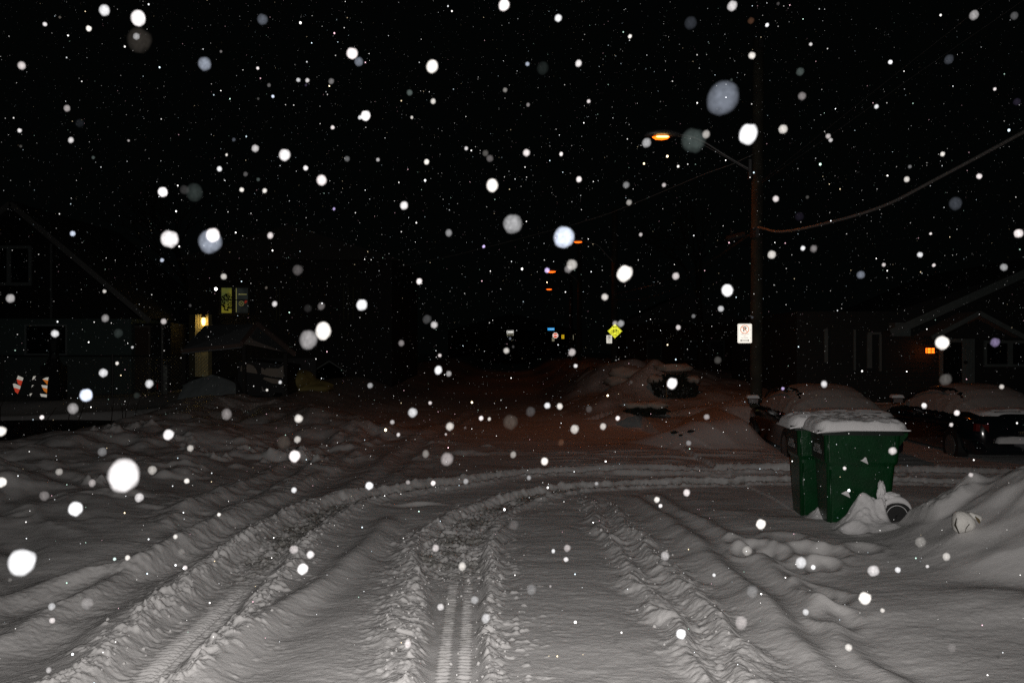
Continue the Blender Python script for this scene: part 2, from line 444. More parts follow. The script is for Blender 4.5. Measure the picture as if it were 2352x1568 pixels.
def build_ground():
    tt = np.concatenate([-np.geomspace(4.0, .64, 40)[:-1], np.linspace(-.64, .64, 1080), np.geomspace(.64, 4.0, 40)[1:]])
    inv = np.linspace(1 / 4.3, 1 / 14.0, 620)
    yy = np.concatenate([np.linspace(-25, 3.2, 24), np.linspace(3.3, 4.28, 30), 1 / inv, np.linspace(14.03, 30, 330)[1:], np.geomspace(30.1, 450, 120)])
    Y, T = np.meshgrid(yy, tt, indexing='ij')
    Wd = np.sqrt(np.maximum(Y, 0) ** 2 + 6.0) if False else np.where(Y > 4.28, Y, 4.28 + (4.28 - Y) * .6)
    X = T * Wd
    Z = np.empty_like(X); D = np.empty_like(X)
    for i in range(0, X.shape[0], 100):
        Z[i:i + 100], D[i:i + 100] = height(X[i:i + 100], Y[i:i + 100])
    return grid_mesh("ground", X, Y, Z, M_GROUND, {'dirt_and_falloff': D})
ground = tag(build_ground(), kind='structure')

def gz(x, y):
    return float(height(np.array([float(x)]), np.array([float(y)]))[0][0])

def hit(u, v, y0=4.0, y1=40.0):
    ys = np.linspace(y0, y1, 3000); xs = (u - CX) / F * ys; zs = EYE - (v - HV) / F * ys
    g = height(xs, ys)[0]; k = np.argmax(zs < g)
    return Vector((float(xs[k]), float(ys[k]), float(g[k])))

# asphalt driveway sheet showing where the snow was cleared
M_ASPH = mat("wet_asphalt", (.012, .012, .013), .6, noise=.4, nscale=3, bump=.3)
drv = MB().box((-34, 9.5, -.2), (-8.3, 26.6, -.085)).build("driveway", M_ASPH); tag(drv, kind='structure')

# ------------------------------------------------------------------ materials
M_WOOD = mat("weathered_pole_wood", (.036, .033, .022), .85, noise=.5, nscale=3, bump=.5, bscale=14)
M_METAL = mat("galvanised_metal", (.16, .16, .16), .45, .5)
M_DARKMETAL = mat("dark_metal", (.03, .03, .03), .5, .3)
M_RUBBER = mat("black_rubber", (.012, .012, .012), .6)
M_BIN = mat("green_plastic", (.0004, .032, .0075), .30, noise=.25, nscale=5, bump=.15, bscale=40)
M_BIND = mat("dark_green_plastic", (.001, .007, .004), .42)
M_PRINT = mat("white_print", (.75, .75, .75), .5)
M_CAR = mat("dark_car_paint", (.008, .009, .012), .12, spec=.8)
M_CAR2 = mat("dark_blue_car_paint", (.006, .009, .012), .15, spec=.8)
M_GLASS = mat("dark_glass", (.006, .008, .009), .08)
M_RED = mat("red_lens", (.12, .006, .004), .2)
M_TRIM = mat("painted_white_trim", (.10, .12, .115), .7, noise=.12)
M_SIDING = mat("dark_siding", (.012, .013, .012), .8, noise=.2)
M_BRICK = mat("brown_brick", (.05, .025, .015), .9, noise=.3)
M_STUCCO = mat("pale_stucco", (.075, .11, .105), .9, noise=.06)
M_DARKHOUSE = mat("dark_cladding", (.009, .008, .007), .85)
M_BLACK = mat("sign_black", (.01, .01, .01), .6)
M_HEDGE = mat("dark_evergreen", (.012, .014, .007), .8)
M_TWIG = mat("dry_twig", (.03, .022, .015), .9)
M_CABLE = mat("black_cable", (.10, .10, .10), .35)
M_CABLESNOW = mat("frosted_cable", (.22, .21, .20), .6, noise=.4, nscale=30)
M_SODIUM = mat("lit_sodium_lens", (1, .4, .05), .3, emis=(1.0, .13, .006), es=3.2)
M_SODIUMFAR = mat("lit_sodium_lens_far", (1, .4, .05), .3, emis=(1.0, .13, .008), es=2.2)
def reflective(name, col, r):
    return mat(name, col, r, metal=1.0)

# ------------------------------------------------------------------ signs
def lookat_mat(P):
    """frame at P whose local -Y faces the eye, local Z up"""
    d = (Vector((0, 0, EYE + .05)) - P).normalized()
    yv = -d
    xv = yv.cross(Vector((0, 0, 1))).normalized()
    zv = xv.cross(yv)
    return Matrix(((xv.x, yv.x, zv.x, P.x), (xv.y, yv.y, zv.y, P.y), (xv.z, yv.z, zv.z, P.z), (0, 0, 0, 1)))
def rrect(wd, ht, r, n=5):
    pts = []
    for cx, cz, a0 in ((wd / 2 - r, ht / 2 - r, 0), (-wd / 2 + r, ht / 2 - r, 90), (-wd / 2 + r, -ht / 2 + r, 180), (wd / 2 - r, -ht / 2 + r, 270)):
        for k in range(n + 1):
            a = math.radians(a0 + 90 * k / n); pts.append((cx + r * math.cos(a), cz + r * math.sin(a)))
    return pts
def ngon(n, r, a0=0):
    return [(r * math.cos(2 * math.pi * k / n + a0), r * math.sin(2 * math.pi * k / n + a0)) for k in range(n)]
def flat(mb, poly, y):
    mb.b.faces.new([mb.b.verts.new((x, y, z)) for x, z in poly]); return mb
def ringflat(mb, r0, r1, cx, cz, y, n=32):
    A = [mb.b.verts.new((cx + r0 * math.cos(2 * math.pi * k / n), y, cz + r0 * math.sin(2 * math.pi * k / n))) for k in range(n)]
    B = [mb.b.verts.new((cx + r1 * math.cos(2 * math.pi * k / n), y, cz + r1 * math.sin(2 * math.pi * k / n))) for k in range(n)]
    for k in range(n): mb.b.faces.new((A[k], A[(k + 1) % n], B[(k + 1) % n], B[k]))
    return mb
def lineflat(mb, a, b, w_, y):
    ax, az = a; bx, bz = b; L = math.hypot(bx - ax, bz - az); nx, nz = -(bz - az) / L * w_ / 2, (bx - ax) / L * w_ / 2
    return flat(mb, [(ax + nx, az + nz), (bx + nx, bz + nz), (bx - nx, bz - nz), (ax - nx, az - nz)], y)
def frameflat(mb, outer, inner, y):
    n = len(outer)
    A = [mb.b.verts.new((x, y, z)) for x, z in outer]; B = [mb.b.verts.new((x, y, z)) for x, z in inner]
    for k in range(n): mb.b.faces.new((A[k], A[(k + 1) % n], B[(k + 1) % n], B[k]))
    return mb
def text(s, size, x, z, y, mat_, parent, name="lettering", align='CENTER', rot=(math.pi / 2, 0, 0), bold=0.0, sx=1.0):
    cu = bpy.data.curves.new(name, 'FONT'); cu.body = s; cu.size = size; cu.align_x = align; cu.align_y = 'CENTER'; cu.offset = bold
    cu.space_line = .95
    tmp = bpy.data.objects.new("tmp", cu); C.objects.link(tmp)
    dg = bpy.context.evaluated_depsgraph_get()
    me = bpy.data.meshes.new_from_object(tmp.evaluated_get(dg))
    bpy.data.objects.remove(tmp)
    o = link(name, me, mat_, parent)
    o.location = (x, y, z); o.rotation_euler = rot; o.scale = (sx, 1, 1)
    return o
def arrow(mb, x0, x1, z, t, hw, y, both=False):
    """from tail x0 to tip x1"""
    s = 1 if x1 > x0 else -1
    hb = x1 - s * hw * 1.3
    tb = x0 + (s * hw * 1.3 if both else 0)
    flat(mb, [(tb, z - t / 2), (hb, z - t / 2), (hb, z + t / 2), (tb, z + t / 2)][::s], y)
    flat(mb, [(hb, z - hw), (x1, z), (hb, z + hw)], y)
    if both: flat(mb, [(tb, z - hw), (x0, z), (tb, z + hw)], y)
    return mb
def sign(name, label, u, v, Y, M_face, poly, group=None, thick=.004):
    P = at(u, v, Y)
    r = thing(name, label, "sign", group=group)
    r.matrix_world = lookat_mat(P)
    MB().prism(poly, 0, thick).build("panel", M_METAL, r)
    f = MB(); flat(f, poly, -.003); f.build("reflective_face", M_face, r)
    return r
def post(parent, h, r=.03, y=.05, z1=None, name="post"):
    """a post under a sign frame, hanging down in local space"""
    MB().tube([(0, y, h), (0, y, z1 or .1)], r, 8).build(name, M_METAL, parent)

RW = reflective("reflective_white", (1.0, .97, .90), .37)
RW40 = reflective("reflective_white_mid", (.95, .93, .86), .30)
RW90 = reflective("reflective_white_far", (.95, .95, .92), .18)
RW90D = reflective("reflective_cream_far", (.55, .53, .38), .24)
RY = reflective("reflective_yellow", (.78, .80, .05), .265)
RYF = reflective("reflective_amber_far", (.95, .62, .02), .20)
RR = reflective("reflective_red_far", (1.0, .11, .03), .20)
RB = reflective("reflective_blue_far", (.04, .42, 1.0), .185)
M_ORPRINT = reflective("orange_red_print", (.80, .20, .035), .38)
M_REDPRINT = mat("dark_red_print", (.16, .015, .01), .6)
M_GREYPRINT = mat("grey_print", (.06, .10, .10), .6)
M_FADED = reflective("faded_print", (.62, .60, .56), .46)

def noparking(r, wd, ht, M_ring, M_p, big=True, y=-.006):
    rr = wd * .31; cz = ht / 2 - rr - ht * .07
    m = MB(); ringflat(m, rr * .86, rr, 0, cz, y - .002); lineflat(m, (-rr * .62, cz + rr * .62), (rr * .62, cz - rr * .62), rr * .13, y - .002)
    m.build("prohibition_ring", M_ring, r)
    text("P", rr * 1.5, 0, cz, y, M_p, r, "letter_p", bold=rr * .035)
# pole sign near
s1 = sign("parking_sign", "bright white no-parking sign with an orange ring and double arrow on the tall wooden pole", 1710.5, 765.5, 20.0, RW, rrect(.305, .425, .03))
m = MB(); frameflat(m, rrect(.28, .40, .022), rrect(.272, .392, .019), -.005); m.build("border", M_GREYPRINT, s1)
noparking(s1, .305, .425, M_ORPRINT, M_GREYPRINT)
m = MB(); arrow(m, -.10, .10, -.155, .016, .024, -.006, both=True); m.build("double_arrow", M_GREYPRINT, s1)
text("1ER NOV\nAU\n15 AVRIL", .043, 0, -.058, -.006, M_FADED, s1)
for x, z in ((0, .175), (.125, .08), (.125, -.10)):
    m = MB(); flat(m, [(x + a, z + b) for a, b in ngon(8, .006)], -.007); m.build("bolt", M_DARKMETAL, s1)
# diamond bicycle sign on second pole
Y2 = 39.3
s2 = sign("bicycle_sign", "yellow diamond sign with a black bicycle between two opposite arrows on the second pole", 1412.3, 760.3, Y2, RY, ngon(4, .315, 0))
m = MB(); frameflat(m, ngon(4, .298), ngon(4, .285), -.006); m.build("border", M_BLACK, s2)
m = MB(); arrow(m, .085, -.085, .175, .02, .035, -.007); m.build("arrow", M_BLACK, s2)
m = MB(); arrow(m, -.085, .085, -.175, .02, .035, -.007); m.build("arrow", M_BLACK, s2)
m = MB(); q = -.007
for cx in (-.108, .108): ringflat(m, .054, .072, cx, -.035, q, 28)
for a, b in (((-.108, -.035), (-.05, .045)), ((-.05, .045), (.07, .045)), ((.07, .045), (-.01, -.035)), ((-.01, -.035), (-.108, -.035)), ((-.01, -.035), (-.06, .062)), ((.108, -.035), (.06, .085)), ((.06, .085), (.025, .09)), ((-.085, .065), (-.035, .065))):
    lineflat(m, a, b, .018, q)
m.build("bicycle_symbol", M_BLACK, s2)
s3 = sign("parking_sign", "small white no-parking sign just below and left of the yellow diamond", 1399.3, 779, Y2 - .05, RW40, rrect(.24, .345, .025))
noparking(s3, .24, .345, M_REDPRINT, M_BLACK)
text("1ER NOV\nAU\n15 AVRIL", .034, 0, -.07, -.006, M_FADED, s3)
# far cluster
YF = 92.0; k_ = YF / F
s4 = sign("one_way_sign", "white and black one-way arrow sign, leftmost of the far signs, above its bilingual tab", 1171.8, 762.3, YF, M_BLACK, rrect(16.2 * k_, 7 * k_, .03))
m = MB(); frameflat(m, rrect(15.8 * k_, 6.7 * k_, .03), rrect(14.4 * k_, 5.3 * k_, .02), -.02); m.build("border", RW90, s4)
m = MB(); a = 5.6 * k_; flat(m, [(-a * 1.15, 0), (-a * .75, 1.7 * k_), (-a * .75, 1.1 * k_), (a * 1.1, 1.5 * k_), (a * 1.1, -1.5 * k_), (-a * .75, -1.1 * k_), (-a * .75, -1.7 * k_)], -.02); m.build("arrow", RW90, s4)
s4.rotation_euler.rotate_axis('Y', math.radians(-3))
s5 = sign("exception_tab", "small black tab with yellow lettering under the one-way arrow sign", 1172.1, 768.6, YF, M_BLACK, rrect(15 * k_, 5 * k_, .02))
m = MB(); frameflat(m, rrect(14.8 * k_, 4.8 * k_, .02), rrect(14.0 * k_, 4.0 * k_, .01), -.02); m.build("border", RW90D, s5)
text("EXCEPTÉ", 3.0 * k_, -2.0 * k_, 0, -.02, RW90D, s5, bold=.004)
m = MB()
for cx in (3.9, 5.9): ringflat(m, .6 * k_, .95 * k_, cx * k_, -.3 * k_, -.02, 12)
lineflat(m, (3.9 * k_, -.3 * k_), (5.0 * k_, .9 * k_), .3 * k_, -.02); lineflat(m, (5.0 * k_, .9 * k_), (5.9 * k_, -.3 * k_), .3 * k_, -.02); m.build("bicycle_symbol", RW90D, s5)
s5.rotation_euler.rotate_axis('Y', math.radians(-3))
s6 = sign("street_name_sign", "small bright blue street name plate above the red stop sign", 1265.6, 755.7, YF, RB, rrect(15.7 * k_, 5.6 * k_, .03))
M_PALEBLUE = reflective("pale_blue_print", (.55, .85, 1.0), .2)
m = MB()
for i, x in enumerate((-2.6, -1.5, -.4, .8, 2.0, 3.0, 4.1, 5.0)):
    flat(m, [(x * k_, -1.0 * k_), ((x + .75) * k_, -1.0 * k_), ((x + .75) * k_, (.9 + .3 * (i % 2)) * k_), (x * k_, (.9 + .2 * (i % 3)) * k_)], -.02)
m.build("worn_lettering", M_PALEBLUE, s6)
s7 = sign("stop_sign", "red octagonal stop sign with white ARRÊT lettering in the far sign cluster", 1275.7, 770.2, YF, RW90, ngon(8, 6.75 * k_, math.pi / 8))
m = MB(); flat(m, ngon(8, 5.7 * k_, math.pi / 8), -.02); m.build("red_field", RR, s7)
text("ARRÊT", 3.3 * k_, 0, 0, -.04, RW90, s7, bold=.012)
s8 = sign("parking_sign", "tiny pale no-parking tab hanging left under the red stop sign", 1270.6, 779.3, YF, RW90D, rrect(5.6 * k_, 8.4 * k_, .03))
noparking(s8, 5.6 * k_, 8.4 * k_, M_REDPRINT, M_BLACK, y=-.02)
s9 = sign("pedestrian_sign", "narrow amber sign with a black walking figure right of the stop sign", 1292.8, 773.2, YF, RYF, rrect(6.0 * k_, 8.8 * k_, .03))
m = MB(); flat(m, [(x * k_, z * k_) for x, z in ((-.5, -2.6), (.6, -2.6), (.5, .2), (1.3, .2), (.5, 1.6), (-.5, 1.6), (-1.3, .2), (-.5, .2))], -.02); flat(m, [(x, z + 2.5 * k_) for x, z in ngon(10, .75 * k_)], -.02); flat(m, [(x * k_, z * k_) for x, z in ((-1.7, -3.6), (1.7, -3.4), (1.7, -3.0), (-1.7, -3.2))], -.02)
m.build("walking_figure", M_BLACK, s9)
s10 = sign("parking_sign", "cream no-parking sign with two blocks of print, rightmost of the far cluster", 1313.7, 774.6, YF, RW90D, rrect(7.4 * k_, 11.2 * k_, .03))
noparking(s10, 7.4 * k_, 11.2 * k_, M_REDPRINT, M_BLACK, y=-.02)
text("AU", 2.6 * k_, 0, -1.6 * k_, -.02, M_BLACK, s10, bold=.01)
text("15 AVRIL", 1.7 * k_, 0, -3.9 * k_, -.02, M_BLACK, s10, bold=.008)
# thin steel posts which carry the far signs
for nm, u, top in (("one-way arrow sign", 1172, 757), ("red stop sign", 1272.5, 752), ("amber walking sign", 1293, 768), ("cream no-parking sign", 1314, 768)):
    P = at(u, top, YF + .12)
    o = MB().tube([(P.x, P.y, 0), (P.x, P.y, P.z)], .035, 6).build("sign_post", M_DARKMETAL)
    tag(o, f"thin dark steel post that carries the {nm}", "post")

# ------------------------------------------------------------------ poles and street lamps
def sag(a, b, s, n=24):
    a, b = Vector(a), Vector(b)
    return [a.lerp(b, t / n) - Vector((0, 0, s * 4 * (t / n) * (1 - t / n))) for t in range(n + 1)]
def pole(label, base, top, r0, r1, Y, arm=True, lampat=None, arm_pts=None, s=1.0, lens=None, energy=0, group=None, rods=True):
    r = thing("utility_pole", label, "pole", (0, 0, 0), group=group)
    n = 10
    b, t = Vector(base), Vector(top)
    MB().tube([b.lerp(t, k / n) for k in range(n + 1)], [r0 + (r1 - r0) * k / n for k in range(n + 1)], 14).build("shaft", M_WOOD, r, smooth=True)
    return r
def streetlamp(label, pts, head, s, lens, energy, group, bracket=None, rod=None):
    r = thing("street_lamp", label, "street lamp", tuple(pts[0]), group=group)
    o0 = Vector(pts[0])
    L = [p - o0 for p in catmull_v(pts)]
    MB().tube(L, .028 * s, 8).build("arm", M_METAL, r, smooth=True)
    if rod: MB().tube([p - o0 for p in catmull_v(rod)], .009 * s, 6).build("brace_rod", M_METAL, r, smooth=True)
    if bracket: MB().box((-.03, -.04, -.22), (.03, .04, .22)).build("bracket", M_METAL, r)
    h = Vector(head) - o0
    # cobra-head housing: lofted along x from the arm to the nose
    rings = []
    for x, wy, z0, z1 in ((.42, .04, -.02, .06), (.30, .07, -.05, .09), (.10, .14, -.05, .13), (-.15, .16, -.05, .12), (-.33, .12, -.05, .07), (-.42, .04, -.04, .01)):
        rings.append([h + Vector((x * s, wy * s * math.cos(a), ((z0 + z1) / 2 + (z1 - z0) / 2 * math.sin(a)) * s)) for a in [2 * math.pi * k / 12 for k in range(12)]])
    MB().loft(rings).build("lamp_head", M_METAL, r, smooth=True)
    rings = []
    for x, wy, dz in ((.16, .02, .0), (.12, .10, -.035), (0, .125, -.06), (-.14, .11, -.05), (-.22, .02, 0)):
        rings.append([h + Vector((x * s * 1.05, wy * s * math.cos(a), (-.05 + dz * (1 if math.sin(a) < 0 else 0) * abs(math.sin(a)) + .01 * math.sin(a)) * s)) for a in [2 * math.pi * k / 12 for k in range(12)]])
    MB().loft(rings).build("lamp_lens", lens, r, smooth=True)
    if lens is M_SODIUM:
        MB().tube([h + Vector((.13 * s, -.12 * s, -.07 * s)), h + Vector((.08 * s, -.14 * s, -.072 * s)), h + Vector((-.10 * s, -.14 * s, -.072 * s)), h + Vector((-.16 * s, -.12 * s, -.07 * s))], [.008 * s, .020 * s, .020 * s, .008 * s], 10).build("arc_tube", mat("arc_tube_glow", (1, .8, .4), .4, emis=(1, .62, .16), es=6), r)
    if energy:
        ld = bpy.data.lights.new("sodium_lamp", 'SPOT'); ld.energy = energy; ld.color = (1.0, .22, .02); ld.shadow_soft_size = .12; ld.spot_size = math.radians(156); ld.spot_blend = .5
        lo = bpy.data.objects.new("sodium_lamp", ld); C.objects.link(lo); lo.parent = r; lo.location = h + Vector((-.03, 0, -.2 * s))
    return r
def catmull_v(pts):
    return [Vector(p) for p in catmull([tuple(p) for p in pts], 6)]

YP = 20.3
p1 = pole("tall weathered wooden utility pole standing left of the snowed-in cars", at(1736, 930, YP) - Vector((0, 0, .5)), at(1742, 89, YP), .138, .118, YP)
# hardware on the pole (parts)
P = at(1739, 536, YP)
MB().tube([P + Vector((0, 0, -.11)), P + Vector((0, 0, .11))], .155, 14).build("pole_band", M_RUBBER, p1)
P = at(1744, 105, YP); MB().box((P.x - .05, P.y - .17, P.z - .1), (P.x + .05, P.y - .1, P.z + .1)).build("pole_tag", M_DARKMETAL, p1)
P = at(1728, 330, YP); MB().tube([P + Vector((-.12, -.12, .08)), P + Vector((-.04, -.12, .0)), P + Vector((.06, -.12, -.02))], .02, 6).build("insulator", M_DARKMETAL, p1)
P0 = at(1725, 397, YP)
streetlamp("nearest glowing orange street lamp on the wooden pole", [at(1722, 389, YP), at(1690, 371, YP), at(1655, 350, YP), at(1615, 325, YP), at(1580, 312, YP), at(1548, 309, YP)],
           at(1521, 310, YP), .95, M_SODIUM, 62, "orange street lamps along the road", bracket=True,
           rod=[at(1724, 394, YP), at(1690, 374.5, YP), at(1652, 353, YP), at(1615, 333, YP), at(1580, 318, YP), at(1550, 312, YP)])
p2 = pole("second utility pole further down the road carrying the yellow diamond sign", at(1411, 880, 39.9), at(1412, 480, 39.9), .15, .12, 39.9)
streetlamp("second orange street lamp, reaching left from the pole with the yellow diamond sign", [at(1409, 602, 39.8), at(1392, 584, 39.8), at(1372, 563, 39.8), at(1345, 554, 39.8)],
           at(1329, 553, 39.8), .9, M_SODIUMFAR, 16, "orange street lamps along the road")
streetlamp("third orange street lamp from the camera, a small glow over the far road", [at(1330, 650, 54.8), at(1312, 632, 54.8), at(1290, 622, 54.8), at(1278, 621, 54.8)],
           at(1268, 621, 54.8), 1.3, M_SODIUMFAR, 12, "orange street lamps along the road")
streetlamp("smallest and farthest orange street lamp", [at(1312, 690, 71), at(1298, 674, 71), at(1280, 664, 71), at(1270, 663, 71)],
           at(1262, 662.5, 71), 1.1, M_SODIUMFAR, 12, "orange street lamps along the road")
pole("third utility pole, hardly visible far down the road", at(1331, 850, 54.8), at(1331, 560, 54.8), .15, .12, 54.8)
pole("fourth and farthest utility pole in the dark", at(1312, 835, 71), at(1312, 620, 71), .15, .12, 71)

# cables
def cable(label, pts, r, mt, n=6):
    o = MB().tube(pts, r, n).build("cable", mt)
    return tag(o, label, "cable")
CB = [(1729, 525, 20.2), (1745, 523, 20.1), (1795, 532, 18.8), (1892, 514, 17.3), (2024, 475, 15.8), (2155, 409, 14.4), (2352, 303, 12.6), (2600, 165, 10.8)]
cable("thick frosted service cable sweeping from the pole up to the right", catmull_v([at(*p) for p in CB]), .026, M_CABLESNOW, 8)
cable("thin wire, left of the two crossing the top right corner", [at(1745, 420, 20.3), at(1804, 373, 19), at(1900, 296, 17), at(2040, 184, 14.8), at(2160, 90, 13), at(2310, -30, 11.4)], .0045, M_CABLE)
cable("thin wire, right of the two crossing the top right corner", [at(1745, 424, 20.3), at(1804, 382, 19), at(1920, 302, 17), at(2110, 167, 14.5), at(2352, 0, 12), at(2460, -75, 11)], .0045, M_CABLE)
cable("long sagging wire from the tall pole leftwards over the road, lit orange near the lamp", [at(1736, 352, 20.2), at(1680, 378, 20.8), at(1620, 399, 21.5), at(1560, 424, 22.4), at(1480, 458, 23.6), at(1400, 490, 25), at(1320, 515, 26.5), at(1180, 552, 29.5), at(1050, 585, 32), at(900, 616, 35), at(700, 643, 39), at(500, 658, 43)], .009, mat("frosted_wire", (.22, .21, .20), .4))
cable("dim slack wire falling left from the pole band", [at(1738, 527, 20.2), at(1700, 552, 22), at(1650, 587, 25), at(1590, 620, 29), at(1500, 655, 35), at(1412, 676, 39.8)], .012, M_CABLE)
cable("dim wire beside the slack wire, from the pole band to the second pole", [at(1738, 529, 20.2), at(1690, 562, 22), at(1620, 610, 26), at(1540, 668, 31), at(1470, 690, 36), at(1412, 688, 39.8)], .008, M_CABLE)
# splice boxes hanging on the strand left of the pole
sb = thing("splice_enclosure", "dark cable splice case hanging left of the tall pole", "splice case", tuple(at(1690, 545, 21)))
MB().tube([(-.22, 0, -.06), (-.2, 0, -.05), (.2, 0, .06), (.22, 0, .07)], [.03, .075, .075, .03], 10).build("case", M_DARKMETAL, sb)
MB().tube([(-.1, 0, 0), (-.1, 0, .2)], .01, 6).build("hanger", M_DARKMETAL, sb)

# ------------------------------------------------------------------ bins
def lumpy_slab(L, Wd, H, seed, over=.02, nx=60, ny=40, thick0=.0, hs=.012):
    """rounded snow slab: closed shell over rectangle L x Wd centred on 0"""
    u = np.linspace(-1, 1, nx); v = np.linspace(-1, 1, ny)
    V, U = np.meshgrid(v, u, indexing='ij')
    ex = 6
    r = (np.abs(U) ** ex + np.abs(V) ** ex) ** (1 / ex)
    prof = np.clip(1 - np.clip(r, 0, 1) ** 14, 0, 1) ** .45
    X = U * L / 2; Y = V * Wd / 2
    Z = thick0 + H * prof + hs * fbm(X * 9 + seed, Y * 9, 4, 90) * prof + .02 * fbm(X * 2.5 + seed, Y * 2.5, 2, 91) * prof
    return X, Y, Z
def slab_obj(name, L, Wd, H, seed, parent, loc=(0, 0, 0), droop=.0, **k):
    X, Y, Z = lumpy_slab(L, Wd, H, seed, **k)
    if droop: Z = Z - droop * np.clip((-X / (L / 2) - .55) / .45, 0, 1) ** 2
    o = grid_mesh(name, X, Y, Z, M_SNOW)
    me = o.data
    bm = bmesh.new(); bm.from_mesh(me)
    ext = bmesh.ops.extrude_edge_only(bm, edges=[e for e in bm.edges if e.is_boundary])
    vs = [e for e in ext['geom'] if isinstance(e, bmesh.types.BMVert)]
    for v_ in vs: v_.co.z -= .012
    bmesh.ops.holes_fill(bm, edges=[e for e in bm.edges if e.is_boundary])
    bm.to_mesh(me); bm.free()
    o.parent = parent; o.location = loc
    return o
def bin_(label, loc, rz, group, first):
    """local: +X towards the wheels (back), -X front, -Y long side towards the camera; origin at base centre of front edge"""
    r = thing("wheeled_bin", label, "bin", loc, rz, group)
    H = 1.03
    def sec(z, x0, x1, w_, rc=.05):
        pts = []
        for cx, cy, a0 in ((x1 - rc, w_ / 2 - rc, 0), (x0 + rc, w_ / 2 - rc, 90), (x0 + rc, -w_ / 2 + rc, 180), (x1 - rc, -w_ / 2 + rc, 270)):
            for k in range(5):
                a = math.radians(a0 + 22.5 * k); pts.append((cx + rc * math.cos(a), cy + rc * math.sin(a), z))
        return pts
    # body: tapered below, with an upper collar that steps out
    rings = [sec(0, .015, .66, .42, .045), sec(.02, 0, .675, .43), sec(.30, -.012, .70, .48), sec(.60, -.024, .725, .53), sec(.655, -.026, .73, .54), sec(.70, -.05, .755, .60), sec(.95, -.062, .775, .625), sec(1.0, -.065, .78, .63)]
    MB().loft(rings).build("body", M_BIN, r, smooth=False, bevel=0)
    # corner ribs at the front corner and mouldings under the rim
    for sy in (-1, 1):
        for P_, r_ in (([(.03, sy * .217, .02), (.012, sy * .268, .62)], .012), ([(-.02, sy * .306, .70), (-.03, sy * .318, .99)], .011), ([(.70, sy * .306, .78), (.705, sy * .314, .99)], .010)):
            MB().tube(P_, r_, 6).build("corner_rib", M_BIN, r, smooth=True)
    m = MB()
    if 0:
        m.tube([(.03, sy * .217, .02), (.012, sy * .268, .62)], .012, 6)
        m.tube([(-.02, sy * .306, .70), (-.03, sy * .318, .99)], .011, 6)
        m.tube([(.70, sy * .312, .78), (.705, sy * .318, .99)], .010, 6)
    m.b.free(); m = MB(); m.box((-.10, -.335, .985), (.80, .335, 1.01))
    m.build("rim", M_BIND, r, bevel=.006)
    # round embossed badge on the long side
    m = MB(); ringflat(m, .055, .07, .30, .80, -.0); o = m.build("embossed_badge", M_BIN, r); o.location = (0, -.314, 0); o.rotation_euler = (math.radians(3.5), 0, 0)
    # dark front face panel with print
    m = MB(); m.b.faces.new([m.b.verts.new(p) for p in ((-.053, -.26, .71), (-.066, -.28, .975), (-.066, .28, .975), (-.053, .26, .71))])
    m.build("front_panel", M_BIND, r)
    for s_, z in (("MATIÈRES", .842), ("RECYCLABLES", .795)):
        o = text(s_, .062, -.1, -.0, z, M_PRINT, r, "lettering", rot=(math.radians(90), 0, math.radians(-90)), sx=.92); o.location = (-.063 + (.842 - z) * .05, 0, z)
    # lid
    rings = [[(x, y * sgn, z) for x, y, sgn, z in ()]]
    lid = MB()
    lr = []
    for z, g in ((1.012, 0), (1.035, .0), (1.06, -.03), (1.07, -.10)):
        lr.append(sec(z, -.15 - g, .83 + g, .70 + 2 * g, .06))
    lid.loft(lr).build("lid", M_BIND, r)
    MB().tube([(.80, -.24, 1.0), (.865, -.24, 1.0), (.88, -.22, 1.0), (.88, .22, 1.0), (.865, .24, 1.0), (.80, .24, 1.0)], .016, 8).build("handle", M_BIND, r, smooth=True)
    for sy in (-1, 1): MB().prism([(.76, .86), (.86, .98), (.86, 1.01), (.76, 1.01)], sy * .25 - .02, sy * .25 + .02).build("hinge_bracket", M_BIN, r)
    slab_obj("snow_cover", 1.02, .76, .105, 3.0 if first else 8.0, r, (.345, 0, 1.062), droop=.03, thick0=-.015, hs=.035)
    # wheels on an axle at the back
    for sy in (-1, 1):
        wz, wx = .145, .72
        yc = sy * .315
        def disc(nm, rr, yy0, yy1, mt, n=28, pr=None):
            return MB().tube([(wx, yy0, wz), (wx, yy1, wz)], rr, n).build(nm, mt, pr or r)
        # tyre ring
        rings = []
        R0, R1 = .162, .128
        prof = [(R1, -.035), (R0 - .008, -.035), (R0, -.02), (R0, .02), (R0 - .008, .035), (R1, .035)]
        mm = MB(); n = 36; ring_v = []
        for k in range(n):
            a = 2 * math.pi * k / n
            ring_v.append([mm.b.verts.new((wx + q_[0] * math.cos(a), yc + q_[1], wz + q_[0] * math.sin(a))) for q_ in prof])
        for k in range(n):
            A, B = ring_v[k], ring_v[(k + 1) % n]
            for j in range(len(prof)): mm.b.faces.new((A[j], A[(j + 1) % len(prof)], B[(j + 1) % len(prof)], B[j]))
        wheel = mm.build("wheel", M_RUBBER, r, smooth=False)
        disc("hub_disc", .127, yc - .012, yc + .012, M_RUBBER, pr=wheel)
        disc("hub_cap", .018, yc - .05, yc + .012, M_DARKMETAL, 12, pr=wheel)
        if sy < 0:
            mm = MB()
            arc = [(wx + .118 * math.cos(a), yc - .02, wz + .118 * math.sin(a)) for a in np.linspace(.35, 2.9, 18)]
            mm.tube(arc, .004, 5).build("frost_line", M_SNOW, wheel)
            crown = catmull_v([(wx + (R0 + .014) * math.cos(a), yc - .01, wz + (R0 + .014) * math.sin(a)) for a in np.linspace(.5, 2.6, 8)])
            mm = MB(); mm.tube(crown, [.010 + .030 * math.sin(math.pi * k / (len(crown) - 1)) for k in range(len(crown))], 8).build("snow_arc", M_SNOW, wheel, smooth=True)
